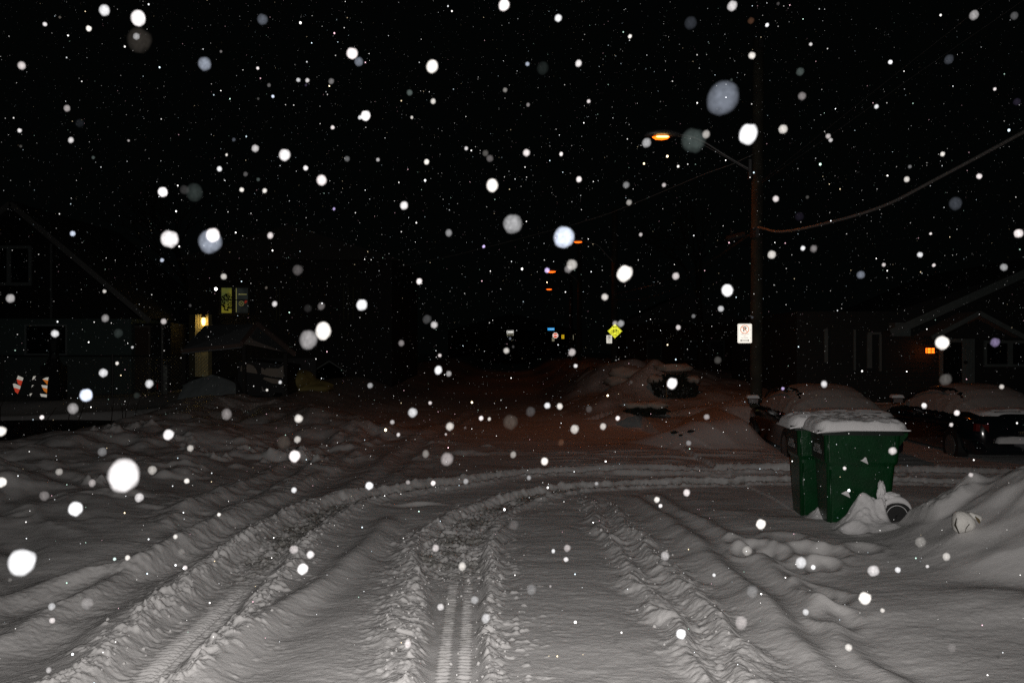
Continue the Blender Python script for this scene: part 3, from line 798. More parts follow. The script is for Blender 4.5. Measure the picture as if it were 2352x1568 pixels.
    MB().tube([(.72, -.30, .145), (.72, .30, .145)], .012, 8).build("axle", M_DARKMETAL, r)
    # snow bits on the embossed arrows
    if first:
        m = MB()
        for x, z, s_ in ((.37, .725, 1), (.19, .365, 1.0)):
            yb = -(.24 + (z - .3) * .083) - .003 if z < .65 else -.306
            V = [m.b.verts.new((x + a * s_, yb - e, z + b * s_)) for a, b, e in ((-.055, .005, 0), (.0, .035, .01), (.02, .03, .012), (.045, -.04, .004), (.0, .0, .018))]
            for f in ((0, 4, 1), (1, 4, 2), (2, 4, 3), (3, 4, 0)): m.b.faces.new([V[i] for i in f])
        m.build("snow_fleck", M_SNOW, r)
    return r
RZB = math.radians(-4)
b1 = bin_("nearer green wheeled recycling bin with its wheel in the snow, in front of the other", (3.34, 9.78, -.02), RZB, "green recycling bins with snowy lids", True)
b2 = bin_("farther green wheeled recycling bin, half hidden behind the nearer one", (3.27, 10.46, -.03), RZB, "green recycling bins with snowy lids", False)
for b_ in (b1, b2): b_.scale = (.93, .93, 1)

# snow heaps against the bins
def heap(name, label, cx, cy, sx, sy, fn, n=150, cat="snow heap"):
    X, Y = np.meshgrid(np.linspace(cx - sx, cx + sx, n), np.linspace(cy - sy, cy + sy, n))
    base = height(X, Y)[0]
    hh = fn(X, Y)
    e = 1 - sst(np.maximum(np.abs(X - cx) / sx, np.abs(Y - cy) / sy), .8, 1.0)
    Z = base - .03 + (hh + .0) * e
    o = grid_mesh(name, X, Y, Z, M_SNOW)
    return tag(o, label, cat)
def fn1(X, Y):
    g = lambda x, y, a, b, h: h * np.exp(-((X - x) / a) ** 2 - ((Y - y) / b) ** 2)
    f = g(3.69, 9.42, .19, .15, .30) + g(3.50, 9.32, .2, .2, .08) + g(3.84, 9.40, .07, .12, .12) + g(3.75, 9.1, .45, .2, .06) - g(4.03, 9.30, .15, .2, .06)
    f = f * (1 - .92 * sst(X, 3.80, 3.90))
    top = sst(f, .1, .3)
    return f * (1 + .30 * fbm(X * 5, Y * 5, 3, 95)) + .02 * fbm(X * 25, Y * 25, 3, 96) * sst(f, .03, .15) + .05 * top * (np.abs(fbm(X * 12, Y * 12, 2, 97)) - .1)
heap("snow_heap", "knee-high heap of loose snow against the nearer green bin beside its wheel", 3.85, 9.25, .85, .5, fn1)
def fn2(X, Y):
    g = lambda x, y, a, b, h: h * np.exp(-((X - x) / a) ** 2 - ((Y - y) / b) ** 2)
    f = g(3.62, 9.98, .25, .16, .26) + g(3.45, 9.95, .2, .2, .06)
    return f * (1 + .3 * fbm(X * 6, Y * 6, 3, 98)) + .015 * fbm(X * 25, Y * 25, 3, 96) * sst(f, .03, .1)
heap("snow_heap", "small heap of snow seen in the gap between the two green bins", 3.6, 9.98, .5, .3, fn2)
# tall clump sticking to the bin above the wheel
def blob(name, mt, parent, c, r, seed, sub=3, amp=.25, fr=3.0, flatz=None):
    bm = bmesh.new(); bmesh.ops.create_icosphere(bm, subdivisions=sub, radius=1)
    for v in bm.verts:
        n = v.co.normalized()
        d = 1 + amp * (float(vn(np.array([n.x * fr + seed]), np.array([n.y * fr + n.z * 2.1]))[0]) + float(vn(np.array([n.z * fr * 2 + seed]), np.array([n.x * fr * 2 + n.y]))[0]) * .6)
        v.co = Vector((n.x * r[0] * d + c[0], n.y * r[1] * d + c[1], n.z * r[2] * d + c[2]))
    me = bpy.data.meshes.new(name); bm.to_mesh(me); bm.free()
    return link(name, me, mt, parent, True)
cl = thing("snow_clump", "lumpy clump of snow stuck to the nearer green bin just above its wheel", "snow clump", (4.0, 9.36, .0))
blob("lump", M_SNOW, cl, (-.165, .09, .17), (.05, .05, .20), 1, sub=4, amp=.35, fr=5)
blob("lump", M_SNOW, cl, (-.16, .11, .36), (.042, .04, .13), 2, sub=4, amp=.4, fr=5)
blob("lump", M_SNOW, cl, (-.07, .11, .335), (.11, .05, .04), 4, sub=4, amp=.35, fr=5)
# ice chunk on the right mound
ch = thing("ice_chunk", "pale jagged chunk of ploughed ice with brown stain lying on the right snow mound", "ice chunk", (0, 0, 0))
Pc = hit(2215, 1218, 5.5)
ch.location = (Pc.x, Pc.y, Pc.z + .03)
ch.scale = (.95, .9, .85)
M_ICE = mat("dirty_ice", (.76, .74, .70), .6, noise=.10, nscale=14, bump=.4, bscale=45)
def shard(name, pts, parent, mt, sub=True):
    bm = bmesh.new(); [bm.verts.new(p) for p in pts]; bmesh.ops.convex_hull(bm, input=bm.verts)
    bmesh.ops.triangulate(bm, faces=bm.faces); bmesh.ops.subdivide_edges(bm, edges=bm.edges, cuts=2, use_grid_fill=True)
    for v in bm.verts: v.co += Vector([rnd.uniform(-.006, .006) for _ in range(3)])
    for _ in range(4): bmesh.ops.smooth_vert(bm, verts=bm.verts, factor=.5, use_axis_x=True, use_axis_y=True, use_axis_z=True)
    me = bpy.data.meshes.new(name); bm.to_mesh(me); bm.free(); return link(name, me, mt, parent, True)
shard("ice_block", [(-.10, -.07, .17), (-.03, -.09, .20), (-.13, -.10, -.02), (-.09, -.13, -.08), (.03, -.11, .13), (.10, -.10, .02), (.02, -.14, -.04), (-.1, .1, .15), (.08, .1, .12), (.1, .1, -.05), (-.1, .1, -.08)], ch, M_ICE)
shard("ice_block", [(.0, -.08, .17), (.12, -.09, .15), (.16, -.06, .10), (.12, -.09, .03), (.03, -.09, .06), (.02, .1, .15), (.16, .1, .10)], ch, M_ICE)
m = MB(); m.tube([(.05, -.10, .12), (.075, -.105, .085), (.09, -.10, .055)], [.004, .013, .008], 6).build("brown_stain", mat("brown_stain", (.14, .10, .04), .8, noise=.5, nscale=40), ch)
m = MB(); m.tube([(-.11, -.085, .10), (-.125, -.09, .03), (-.10, -.115, -.05)], [.003, .009, .005], 6); m.tube([(-.02, -.138, .05), (-.05, -.14, .01), (-.06, -.14, -.03)], .004, 5)
m.build("dark_crack", mat("dark_crack", (.04, .035, .025), .9), ch)

M_CARSNOW = snow_mat("dimmed_car_snow", col=(.38, .35, .33))  # lowered snow colour, with the weaker flash on the cars painted in
# ------------------------------------------------------------------ cars (rear towards the camera, deep in snow)
def car(label, loc, rz, paint, plate, group):
    r = thing("parked_car", label, "car", loc, rz, group)
    W2 = .88
    def body_sec(y, hw, z0, zs, z1):
        """closed ring across x: sill to shoulder to top"""
        P = [(-hw * .86, z0), (-hw * .97, z0 + .12), (-hw, zs - .18), (-hw * .97, zs), (-hw * .86, z1 - .02), (-hw * .5, z1), (0, z1 + .01), (hw * .5, z1), (hw * .86, z1 - .02), (hw * .97, zs), (hw, zs - .18), (hw * .97, z0 + .12), (hw * .86, z0)]
        return [(x, y, z) for x, z in P]
    rings = [body_sec(.0, .62, .36, .60, .66), body_sec(.03, .74, .26, .72, .84), body_sec(.14, .83, .22, .76, .89), body_sec(.5, W2, .2, .80, .92), body_sec(1.2, W2 + .01, .18, .80, .92), body_sec(2.2, W2 + .01, .18, .80, .91), body_sec(3.2, W2, .18, .78, .88), body_sec(3.9, .85, .2, .72, .80), body_sec(4.3, .76, .24, .62, .68), body_sec(4.42, .6, .32, .52, .56)]
    MB().loft(rings).build("body", paint, r, smooth=True)
    MB().loft([[(x, -.05 if abs(x) < .7 else .02, z) for x, z in ((-.80, .30), (-.82, .44), (.82, .44), (.80, .30))], [(x, .14, z) for x, z in ((-.83, .28), (-.85, .46), (.85, .46), (.83, .28))]]).build("bumper", paint, r, bevel=.015)
    # greenhouse
    def gh(y, hb, ht, z0, z1, n=6):
        pts = [(-hb, z0)]
        for k in range(n + 1):
            a = math.pi - math.pi / 2 * k / n
            pts.append((-ht + .16 + .16 * math.cos(a), z1 - .10 + .10 * math.sin(a)))
        pts += [(-p[0], p[1]) for p in pts[::-1]]
        return [(x, y, z) for x, z in pts]
    g_ = [gh(.62, .76, .70, .84, .90), gh(.85, .79, .66, .86, 1.06), gh(1.15, .80, .62, .88, 1.20), gh(1.55, .80, .60, .88, 1.27), gh(2.2, .80, .60, .88, 1.28), gh(2.75, .79, .62, .88, 1.22), gh(3.1, .77, .66, .86, 1.06), gh(3.4, .75, .70, .84, .90)]
    gl = MB().loft(g_).build("cabin_glass", M_GLASS, r, smooth=True)
    # snow cover over the cabin: offset copy with a thick, soft, uneven blanket
    ys = np.linspace(.50, 3.45, 60); th = np.linspace(0, 1, 70)
    T, Yg = np.meshgrid(th, ys)
    hb = np.interp(Yg, [.5, .7, 1.15, 2.2, 3.1, 3.45], [.70, .80, .83, .83, .80, .74])
    top = np.interp(Yg, [.5, .62, .85, 1.15, 1.55, 2.2, 2.75, 3.1, 3.45], [.93, 1.0, 1.14, 1.26, 1.33, 1.34, 1.28, 1.13, .95])
    ang = math.pi * (1 - T)
    cx_ = np.sign(np.cos(ang)) * np.abs(np.cos(ang)) ** .55; sz = np.abs(np.sin(ang)) ** .75
    X = hb * cx_ * (1 - .22 * sz * (np.abs(np.cos(ang)) > 0)); 
    base = .86 + .05 * fbm(Yg * 6, T * 20, 3, 100)
    Z = base + (top - base) * sz
    Z = Z + .02 * fbm(X * 3, Yg * 3, 3, 101) * sz + .006 * fbm(X * 14, Yg * 14, 3, 102)
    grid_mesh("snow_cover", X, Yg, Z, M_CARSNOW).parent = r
    # dark gap where the snow has slipped from the left side window top
    arc = [(-.70, 2.95, 1.04), (-.70, 2.6, 1.17), (-.66, 2.1, 1.235), (-.655, 1.7, 1.24), (-.66, 1.45, 1.215)]
    MB().tube(catmull_v([(x - .045, y, z) for x, y, z in arc]), .022, 6).build("window_gap", M_RUBBER, r, smooth=True)
    # snow on the boot lid
    X, Yg = np.meshgrid(np.linspace(-.70, .70, 60), np.linspace(.0, .75, 40))
    e = np.clip(1 - np.maximum(np.abs(X / .70) ** 5, 0) - np.abs((Yg - .375) / .375) ** 6 * .9, 0, 1) ** .5
    Z = .87 + .11 * e + .02 * fbm(X * 4, Yg * 4, 3, 103) * e
    Z = Z - .05 * np.exp(-((Yg - .10) / .03) ** 2) * (np.abs(np.abs(X) - .30) < .22)
    grid_mesh("boot_snow", X, Yg, Z, M_SNOW).parent = r
    m = MB(); m.box((-.50, .015, .925), (-.08, .06, .937)); m.box((.08, .015, .925), (.46, .06, .937)); m.build("spoiler_edge", M_RUBBER, r)
    # lamps
    for s_ in (-1, 1):
        MB().loft([[(s_ * .60, -.0, .60), (s_ * .60, -.0, .72), (s_ * .78, .05, .74), (s_ * .79, .05, .62)], [(s_ * .62, .1, .60), (s_ * .62, .1, .72), (s_ * .80, .16, .74), (s_ * .81, .16, .62)]]).build("tail_lamp", M_RED, r)
        # mirror
        y = 2.95; x = s_ * .98
        mi = MB().loft([[(x - .11, y - .05, .90), (x - .11, y - .05, 1.02), (x + .10, y - .05, 1.03), (x + .11, y - .05, .92)], [(x - .08, y + .10, .92), (x - .08, y + .10, 1.0), (x + .07, y + .10, 1.0), (x + .08, y + .10, .93)]]).build("side_mirror", paint, r, bevel=.012)
        MB().box((x - .085, y - .062, .925), (x + .085, y - .056, 1.005)).build("mirror_glass", mat("mirror_glass", (.5, .5, .5), .1, .9), mi)
        slabm = slab_obj("snow_cap", .24, .17, .045, 5, mi, (x, y + .02, 1.03), nx=16, ny=12)
        MB().tube([(s_ * .83, y + .02, .93), (x, y + .02, .94)], .02, 6).build("mirror_stalk", paint, mi)
        for yy in (.75, 3.45):
            wz = .31
            mm = MB().tube([(s_ * .72, yy, wz), (s_ * .90, yy, wz)], .31, 24).build("wheel", M_RUBBER, r)
            MB().tube([(s_ * .88, yy, wz), (s_ * .91, yy, wz)], .19, 16).build("rim", M_METAL, mm)
    # handles with a line of frost
    m = MB()
    for y in (1.15, 2.25): m.tube([(-.90, y, .76), (-.92, y + .03, .77), (-.92, y + .15, .77), (-.90, y + .18, .76)], .011, 6)
    m.build("door_handle", M_METAL, r)
    # plate
    pl = MB().box((-.16, -.068, .50), (.16, -.058, .63)).build("number_plate", M_DARKMETAL, r)
    if plate:
        RP = reflective("plate_sheeting", (.85, .78, .45), .40)
        m = MB(); rr = random.Random(4)
        y_ = -.070; x = -.15; zt = .625
        while x < .14:
            wd = rr.uniform(.008, .022); hgt = rr.uniform(.008, .022) * (1 if rr.random() < .8 else 2.4)
            flat(m, [(x, zt), (x + wd, zt), (x + wd * .8, zt - hgt), (x + wd * .25, zt - hgt * rr.uniform(.6, 1))], y_)
            x += wd + rr.uniform(.0, .007)
        m.build("plate_reflection", RP, pl)
        blob("snow_crust", mat("dirty_snow", (.10, .10, .11), .9), pl, (0, -.06, .44), (.20, .03, .12), 3, amp=.5)
        slab_obj("bumper_snow", 1.1, .22, .10, 12, r, (.05, .0, .44), nx=40, ny=14)
    else:
        slab_obj("bumper_snow", .9, .16, .06, 12, r, (.05, .0, .45), nx=40, ny=14)
    return r
GC = "cars buried under snow behind the bins"
car1 = car("dark car buried in snow directly behind the green bins", (5.52, 14.75, -.10), math.radians(-3.0), M_CAR, False, GC)
car2 = car("dark snow-covered car at the right edge with a glinting number plate", (8.42, 14.9, -.10), math.radians(-2.5), M_CAR2, True, GC)

# ------------------------------------------------------------------ hedge and mounds on the right
def foliage(name, mt, parent, c, r, n, sz, seed, snowtop=None):
    rr = random.Random(seed); m = MB()
    for _ in range(n):
        while True:
            p = Vector((rr.uniform(-1, 1), rr.uniform(-1, 1), rr.uniform(-1, 1)))
            if p.length < 1: break
        p = p.normalized() * (p.length ** .4) * (1 + .18 * math.sin(p.x * 7 + seed) * math.cos(p.z * 6))
        q = Vector((c[0] + p.x * r[0], c[1] + p.y * r[1], c[2] + p.z * r[2]))
        a = Vector((rr.gauss(0, 1), rr.gauss(0, 1), rr.gauss(0, 1))).normalized() * sz * rr.uniform(.6, 1.5)
        b = a.cross(Vector((rr.gauss(0, 1), rr.gauss(0, 1), rr.gauss(0, 1)))).normalized() * sz * .6
        m.b.faces.new([m.b.verts.new(q + w_) for w_ in (-a, b, a, -b)])
    return m.build(name, mt, parent)
M_DS0 = snow_mat("dimmed_snow", col=(.42, .37, .32))  # darker, browner snow: the dim distance is painted into its colour
def shrub(label, P, r, n, snow, seed, sz=.05):
    s = thing("snowy_shrub", label, "shrub", (P[0], P[1], P[2]))
    foliage("foliage", M_HEDGE, s, (0, 0, r[2] * .75), r, n, sz, seed)
    m = MB()
    for k in range(7):
        a = k * 2.4; m.tube([(0.03 * math.cos(a), .03 * math.sin(a), -.1), (r[0] * .5 * math.cos(a), r[1] * .5 * math.sin(a), r[2] * .9)], [.02, .008], 5)
    m.build("stems", M_TWIG, s)
    for i, (dx, dy, dz, rx, ry, rz) in enumerate(snow):
        blob("snow_load", M_DS0, s, (dx, dy, dz), (rx, ry, rz), seed + i, amp=.5, fr=2.5)
    return s
shrub("dark round shrub under a thick snow cap, left of the tall pole", (4.35, 24.3, .35), (.66, .55, .50), 2600, [(-.02, 0, 1.02, .50, .45, .13), (-.50, .1, .72, .22, .3, .13), (.46, -.1, .72, .2, .3, .11)], 11)
shrub("low snow-loaded shrub leaning left of the round dark shrub", (3.45, 26.5, .5), (.55, .5, .42), 900, [(0, 0, .68, .62, .5, .22), (-.35, -.1, .45, .4, .4, .2)], 12)
shrub("low dark hedge under a ledge of snow, before the round shrub", (3.1, 21.0, .38), (.50, .20, .09), 1200, [(-.2, .12, .19, .36, .26, .09), (.22, .1, .20, .34, .24, .10)], 13, .035)
st = MB().tube([at(1530, 930, 23.2), at(1530.5, 872, 23.2)], .006, 6).build("marker_stake", mat("wooden_stake", (.35, .25, .12), .8)); tag(st, "thin upright wooden snow stake in front of the round dark shrub", "stake")
# dark lumps in the bank beside the car
for i, (u, v, s_) in enumerate(((1551, 994, .05), (1565, 1000, .035), (1588, 991, .05))):
    P = hit(u, v, 14)
    o = blob("dirt_clod", mat("dark_earth", (.012, .01, .008), .9), None, tuple(P), (s_ * 1.4, s_, s_ * .8), 20 + i, sub=2, amp=.7)
    tag(o, ["larger dark clod of earth at the left in the snowbank beside the car", "smallest dark clod, middle one in the snowbank beside the car", "flat dark clod, right one in the snowbank beside the car"][i], "clod", "dark clods in the snowbank")

# ------------------------------------------------------------------ right house with porch
def wallquad(m, pts): m.b.faces.new([m.b.verts.new(p) for p in pts])
YH = 23.5
hr = thing("bungalow", "dark bungalow on the right with a gabled porch behind the buried cars", "house", (0, 0, 0))
def hp(u, v, Y=YH): return at(u, v, Y)
xa = hp(1830, 800).x; xb = 20.0
MB().box((xa, YH, 0), (xb, YH + 7, 2.85)).build("wall", M_SIDING, hr)
# lap siding lines
m = MB()
for k in range(22): m.box((xa - .01, YH - .014, .2 + k * .12), (xb, YH - .002, .2 + k * .12 + .018))
m.build("siding_laps", mat("siding_edge", (.016, .017, .016), .8), hr)
# main roof gable facing the camera: white rake boards
rk = [hp(2047, 765, YH - .6), hp(2183, 699, YH - .6), hp(2352, 627, YH - .6), hp(2480, 572, YH - .6)]
m = MB()
apex = rk[3]
V0 = [Vector((rk[0].x, YH - .55, rk[0].z + .02)), Vector((apex.x, YH - .55, apex.z + .02)), Vector((2 * apex.x - rk[0].x, YH - .55, rk[0].z + .02))]
A = [m.b.verts.new(v) for v in V0]; B = [m.b.verts.new(v + Vector((0, 9, 0))) for v in V0]
m.b.faces.new((A[0], A[1], B[1], B[0])); m.b.faces.new((A[1], A[2], B[2], B[1]))
A2 = [m.b.verts.new(v - Vector((0, 0, .1))) for v in V0]; B2 = [m.b.verts.new(v + Vector((0, 9, -.1))) for v in V0]
m.b.faces.new((A2[0], B2[0], B2[1], A2[1])); m.b.faces.new((A2[1], B2[1], B2[2], A2[2])); m.b.faces.new((A[0], A2[0], A2[1], A[1])); m.b.faces.new((A[1], A2[1], A2[2], A[2])); m.b.faces.new((A[0], B[0], B2[0], A2[0]))
m.build("roof", mat("snowy_roof", (.035, .04, .04), .9, noise=.3), hr)
m = MB()
m.bar(V0[0] + Vector((0, -.03, -.02)), V0[1] + Vector((0, -.03, -.02)), .04, .20)
m.bar(V0[1] + Vector((0, -.03, -.02)), V0[2] + Vector((0, -.03, -.02)), .04, .20)
m.build("rake_board", M_TRIM, hr)
e0, e1 = hp(2056, 748, YH - .5), hp(2092, 772, YH - .5)
MB().box((e0.x, YH - .5, e1.z), (e1.x, YH - .1, e0.z + .08)).build("eave_return", M_TRIM, hr)
# gable wall
m = MB(); m.prism([(V0[0].x + .3, 2.84), (V0[1].x, V0[1].z - .15), (V0[2].x - .3, 2.84)], YH - .02, YH + .1); m.build("gable_wall", M_SIDING, hr)
# porch gable
YG = 21.9
g0, g1, g2 = hp(2140, 776, YG), hp(2249.6, 719, YG), hp(2362, 779, YG)
m = MB(); m.bar(g0, g1 + Vector((.0, 0, 0)), .05, .11); m.bar(g1, g2, .05, .11); m.build("porch_rake", M_TRIM, hr)
m = MB(); V = [g0 + Vector((0, .03, .05)), g1 + Vector((0, .03, .05)), g2 + Vector((0, .03, .05))]
A = [m.b.verts.new(v) for v in V]; B = [m.b.verts.new(v + Vector((0, 1.6, 0))) for v in V]
m.b.faces.new((A[0], A[1], B[1], B[0])); m.b.faces.new((A[1], A[2], B[2], B[1])); m.build("porch_roof", mat("porch_roof_snow", (.12, .13, .13), .9), hr)
m = MB(); m.prism([(g0.x + .25, g0.z), (g1.x, g1.z - .15), (g2.x - .25, g2.z)], YG + .06, YG + .12); m.build("porch_gable", M_SIDING, hr)
def trimrect(u0, v0, u1, v1, Y=YH, mt=M_TRIM, name="window_trim", dy=.06, parent=hr):
    a, b = at(u0, v0, Y), at(u1, v1, Y)
    return MB().box((a.x, Y - dy, b.z), (b.x, Y - .005, a.z)).build(name, mt, parent)
def win(name, u0, v0, u1, v1, tw, parent=hr, Y=YH, mull=(), glass=M_GLASS, mt=M_TRIM, bars=()):
    a, b = at(u0, v0, Y), at(u1, v1, Y)
    m = MB(); 
    m.box((a.x, Y - .07, a.z - tw), (b.x, Y - .004, a.z)); m.box((a.x, Y - .07, b.z), (b.x, Y - .004, b.z + tw))
    m.box((a.x, Y - .065, b.z + tw), (a.x + tw, Y - .004, a.z - tw)); m.box((b.x - tw, Y - .065, b.z + tw), (b.x, Y - .004, a.z - tw))
    for u, w_ in mull:
        x = at(u, 0, Y).x; m.box((x - w_ / 2, Y - .06, b.z + tw), (x + w_ / 2, Y - .004, a.z - tw))
    for v in bars:
        z = at(0, v, Y).z; m.box((a.x + tw, Y - .055, z - .02), (b.x - tw, Y - .004, z + .02))
    f = m.build(name, mt, parent)
    MB().box((a.x + tw, Y - .02, b.z + tw), (b.x - tw, Y - .003, a.z - tw)).build("pane", glass, f)
    return f
win("window", 2258, 782, 2400, 842, .07, mull=((2318, .13),))
dr = win("door", 2156, 778, 2236, 905, .09, mt=M_TRIM)
m = MB(); a, b = at(2206, 783, YH), at(2234, 900, YH)
m.box((a.x, YH - .10, b.z), (b.x, YH - .07, a.z)); 
for k in range(3): x = a.x + .08 + k * .09; m.box((x, YH - .115, b.z), (x + .02, YH - .10, a.z))
m.build("side_panel", M_TRIM, dr)
P = at(2217, 832, YH - .12); MB().tube([P, P + Vector((0, -.05, 0))], .045, 12).build("handle", M_BLACK, dr)
for u0, v0, u1, v1 in ((1892, 755, 1900, 832), (1959, 757, 1964, 850), (1990, 768, 2001, 845), (2018, 768, 2023, 852)):
    trimrect(u0, v0, u1, v1, name="corner_trim", mt=M_TRIM)
trimrect(1992, 763, 2022, 768, name="corner_trim")
# lit wall lantern
ln = thing("wall_lantern", "small orange-lit lantern on the wall left of the porch door", "lantern", tuple(at(2136, 805, YH - .18)))
m = MB(); h_ = .075; w_ = .10
for x in (-w_, -.0, w_): m.box((x - .008, -.07, -h_), (x + .008, -.06, h_))
for z in (-h_, .0, h_): m.box((-w_, -.07, z - .007), (w_, -.06, z + .007))
m.box((-w_ - .01, -.07, h_), (w_ + .01, .08, h_ + .02)); m.box((-.03, .05, -.05), (.03, .17, .05)); m.build("cage", M_DARKMETAL, ln)
MB().box((-w_ + .01, -.05, -h_ + .01), (w_ - .01, .04, h_ - .01)).build("glowing_glass", mat("lit_amber_glass", (1, .5, .1), .4, emis=(1, .15, .008), es=3), ln)
ld = bpy.data.lights.new("lantern_light", 'POINT'); ld.energy = .9; ld.color = (1, .28, .04); ld.shadow_soft_size = .08
lo = bpy.data.objects.new("lantern_light", ld); C.objects.link(lo); lo.parent = ln; lo.location = (-.1, -.14, 0)

# ------------------------------------------------------------------ left house with gable, fence, post lamp, barrels
YL = 31.0
hl = thing("gabled_house", "dark two-storey gabled house with a pale ground floor behind the left fence", "house", (0, 0, 0))
a = at(-300, 732, YL); b = at(302, 732, YL)
MB().box((a.x, YL, 0), (b.x, YL + 8, a.z)).build("ground_floor_wall", M_STUCCO, hl)
c0, c1, c2 = at(-330, 742, YL - .3), at(25, 462, YL - .3), at(345, 732, YL - .3)
m = MB(); m.prism([(c0.x + .4, a.z + .003), (c1.x, c1.z - .25), (c2.x - .5, a.z + .003)], YL - .05, YL + 7.9); m.build("upper_wall", M_DARKHOUSE, hl)
m = MB(); V = [c0, c1, c2]
A = [m.b.verts.new(v + Vector((0, 0, .02))) for v in V]; B = [m.b.verts.new(v + Vector((0, 8.5, .02))) for v in V]
m.b.faces.new((A[0], A[1], B[1], B[0])); m.b.faces.new((A[1], A[2], B[2], B[1])); m.build("roof", mat("roof_under_snow", (.06, .06, .06), .9), hl)
m = MB(); m.bar(c0 + Vector((0, -.04, -.09)), c1 + Vector((0, -.04, -.09)), .05, .18); m.bar(c1 + Vector((0, -.04, -.09)), c2 + Vector((0, -.04, -.09)), .05, .18); m.build("rake_board", mat("dull_fascia", (.13, .13, .125), .8), hl)
win("window", -60, 565, 74, 656, .10, parent=hl, Y=YL - .05, mull=((22, .14),), mt=mat("dull_frame", (.14, .16, .16), .8))
win("window", 58, 745, 156, 816, .06, parent=hl, Y=YL, mt=mat("stucco_frame", (.18, .21, .21), .8))
m = MB(); xx = at(120, 0, YL).x; m.box((xx - .03, YL - .09, a.z), (xx + .03, YL - .05, at(0, 560, YL).z)); m.build("downpipe", mat("grey_pipe", (.10, .11, .11), .7), hl)
wd_ = thing("entrance_wing", "narrow dark entrance wing with a brown door right of the pale wall", "house", (0, 0, 0))
a2, b2_ = at(303, 742, YL + .3), at(392, 742, YL + .3)
MB().box((a2.x + .02, YL + .3, 0), (b2_.x, YL + 5, a2.z)).build("wall", M_DARKHOUSE, wd_)
d_ = win("door", 297, 748, 347, 905, .07, parent=wd_, Y=YL + .3, glass=mat("brown_door", (.05, .03, .02), .7), mt=mat("door_frame", (.10, .085, .07), .8))
trimrect(372, 748, 376, 850, Y=YL + .3, mt=mat("pale_jamb", (.16, .16, .15), .8), name="jamb", parent=wd_)
# fence
YFn = 28.0
fc = thing("chain_link_fence", "low dark chain-link fence in front of the pale house wall", "fence", (0, 0, 0))
zt = at(0, 817, YFn).z; x0, x1 = at(-250, 0, YFn).x, at(400, 0, YFn).x
MB().tube([(x0, YFn, zt), (x1, YFn, zt)], .025, 8).build("top_rail", M_DARKMETAL, fc)
for u in (-120, 5, 118, 258, 372): x = at(u, 0, YFn).x; MB().tube([(x, YFn, 0), (x, YFn, zt + .06)], .03, 8).build("fence_post", M_DARKMETAL, fc)
m = MB(); step = .11; H_ = zt - .2; k = x0
M_ = mat("mesh_wire", (.16, .16, .15), .5, .3)
while k < x1:
    for sgn in (1, -1):
        xa_, xb_ = (k, k + H_) if sgn > 0 else (k + H_, k)
        m.bar((xa_, YFn, .2), (xb_, YFn, zt - .01), .007, .007)
    k += step
m.build("wire_mesh", M_, fc)
pl_ = thing("post_lantern", "unlit black post lantern standing in front of the pale wall by the fence", "lamp post", (at(124, 0, 27.4).x, 27.4, .2))
m = MB(); m.box((-.28, -.25, 0), (.28, .25, at(0, 838, 27.4).z - .2)); m.build("pedestal", M_BLACK, pl_)
zb = at(0, 838, 27.4).z - .2
m = MB(); m.tube([(0, 0, zb), (0, 0, zb + .2), (0, 0, zb + .36), (0, 0, zb + .42)], [.26, .16, .13, .17], 8); m.build("neck", M_BLACK, pl_)
m = MB(); m.tube([(0, 0, zb + .42), (0, 0, zb + .72), (0, 0, zb + .76), (0, 0, zb + .95)], [.13, .22, .24, .03], 8); m.build("lantern_head", M_BLACK, pl_)
# traffic barrels
RO = reflective("reflective_orange", (1.0, .30, .04), .38); RWB = reflective("reflective_white_band", (1, .98, .9), .38); RRB = reflective("reflective_red", (1.0, .10, .05), .38)
M_ORANGE = mat("orange_plastic", (.35, .08, .02), .6)
def stripe_quads(parent, name, mt, quads, y):
    m = MB()
    for q in quads: m.b.faces.new([m.b.verts.new((x, y, z)) for x, z in q])
    return m.build(name, mt, parent)
YBt = 26.6; kk = YBt / F
def uvq(u0, v0, lst): return [[((u - u0) * kk, (v0 - v) * kk) for u, v in q] for q in lst]
def C4(lst): return [[(x * .31887 * 1.0 / 1.7415 * 1.0, 0) for x in ()]]
def q4(x, y): return (x / 3.136 / 1.7415, (y / 3.136 + 1200) / 1.7415)
def panel_sign(label, u0, v0, whites, reds, oranges, outline):
    r = thing("delineator_panel", label, "barrier panel", group="reflective barrier panels by the fence")
    r.matrix_world = lookat_mat(at(u0, v0, YBt))
    MB().prism([(p[0], p[1]) for p in uvq(u0, v0, [outline])[0]], .004, .03).build("board", M_BLACK, r)
    if whites: stripe_quads(r, "white_stripe", RWB, uvq(u0, v0, whites), 0)
    if reds: stripe_quads(r, "red_stripe", RRB, uvq(u0, v0, reds), 0)
    if oranges: stripe_quads(r, "orange_stripe", RO, uvq(u0, v0, oranges), 0)
    return r
Q = lambda *p: [q4(*t) for t in p]
panel_sign("leaning barrier panel with red and white reflective stripes, left one", 40, 885,
    [Q((225, 945), (285, 975), (275, 1012), (210, 990)), Q((168, 1048), (190, 1045), (255, 1080), (245, 1118), (178, 1095))],
    [Q((210, 990), (275, 1012), (255, 1078), (222, 1045)), Q((178, 1095), (245, 1118), (222, 1175), (195, 1150))], None,
    Q((150, 1035), (225, 935), (295, 968), (275, 1080), (222, 1190), (170, 1120)))
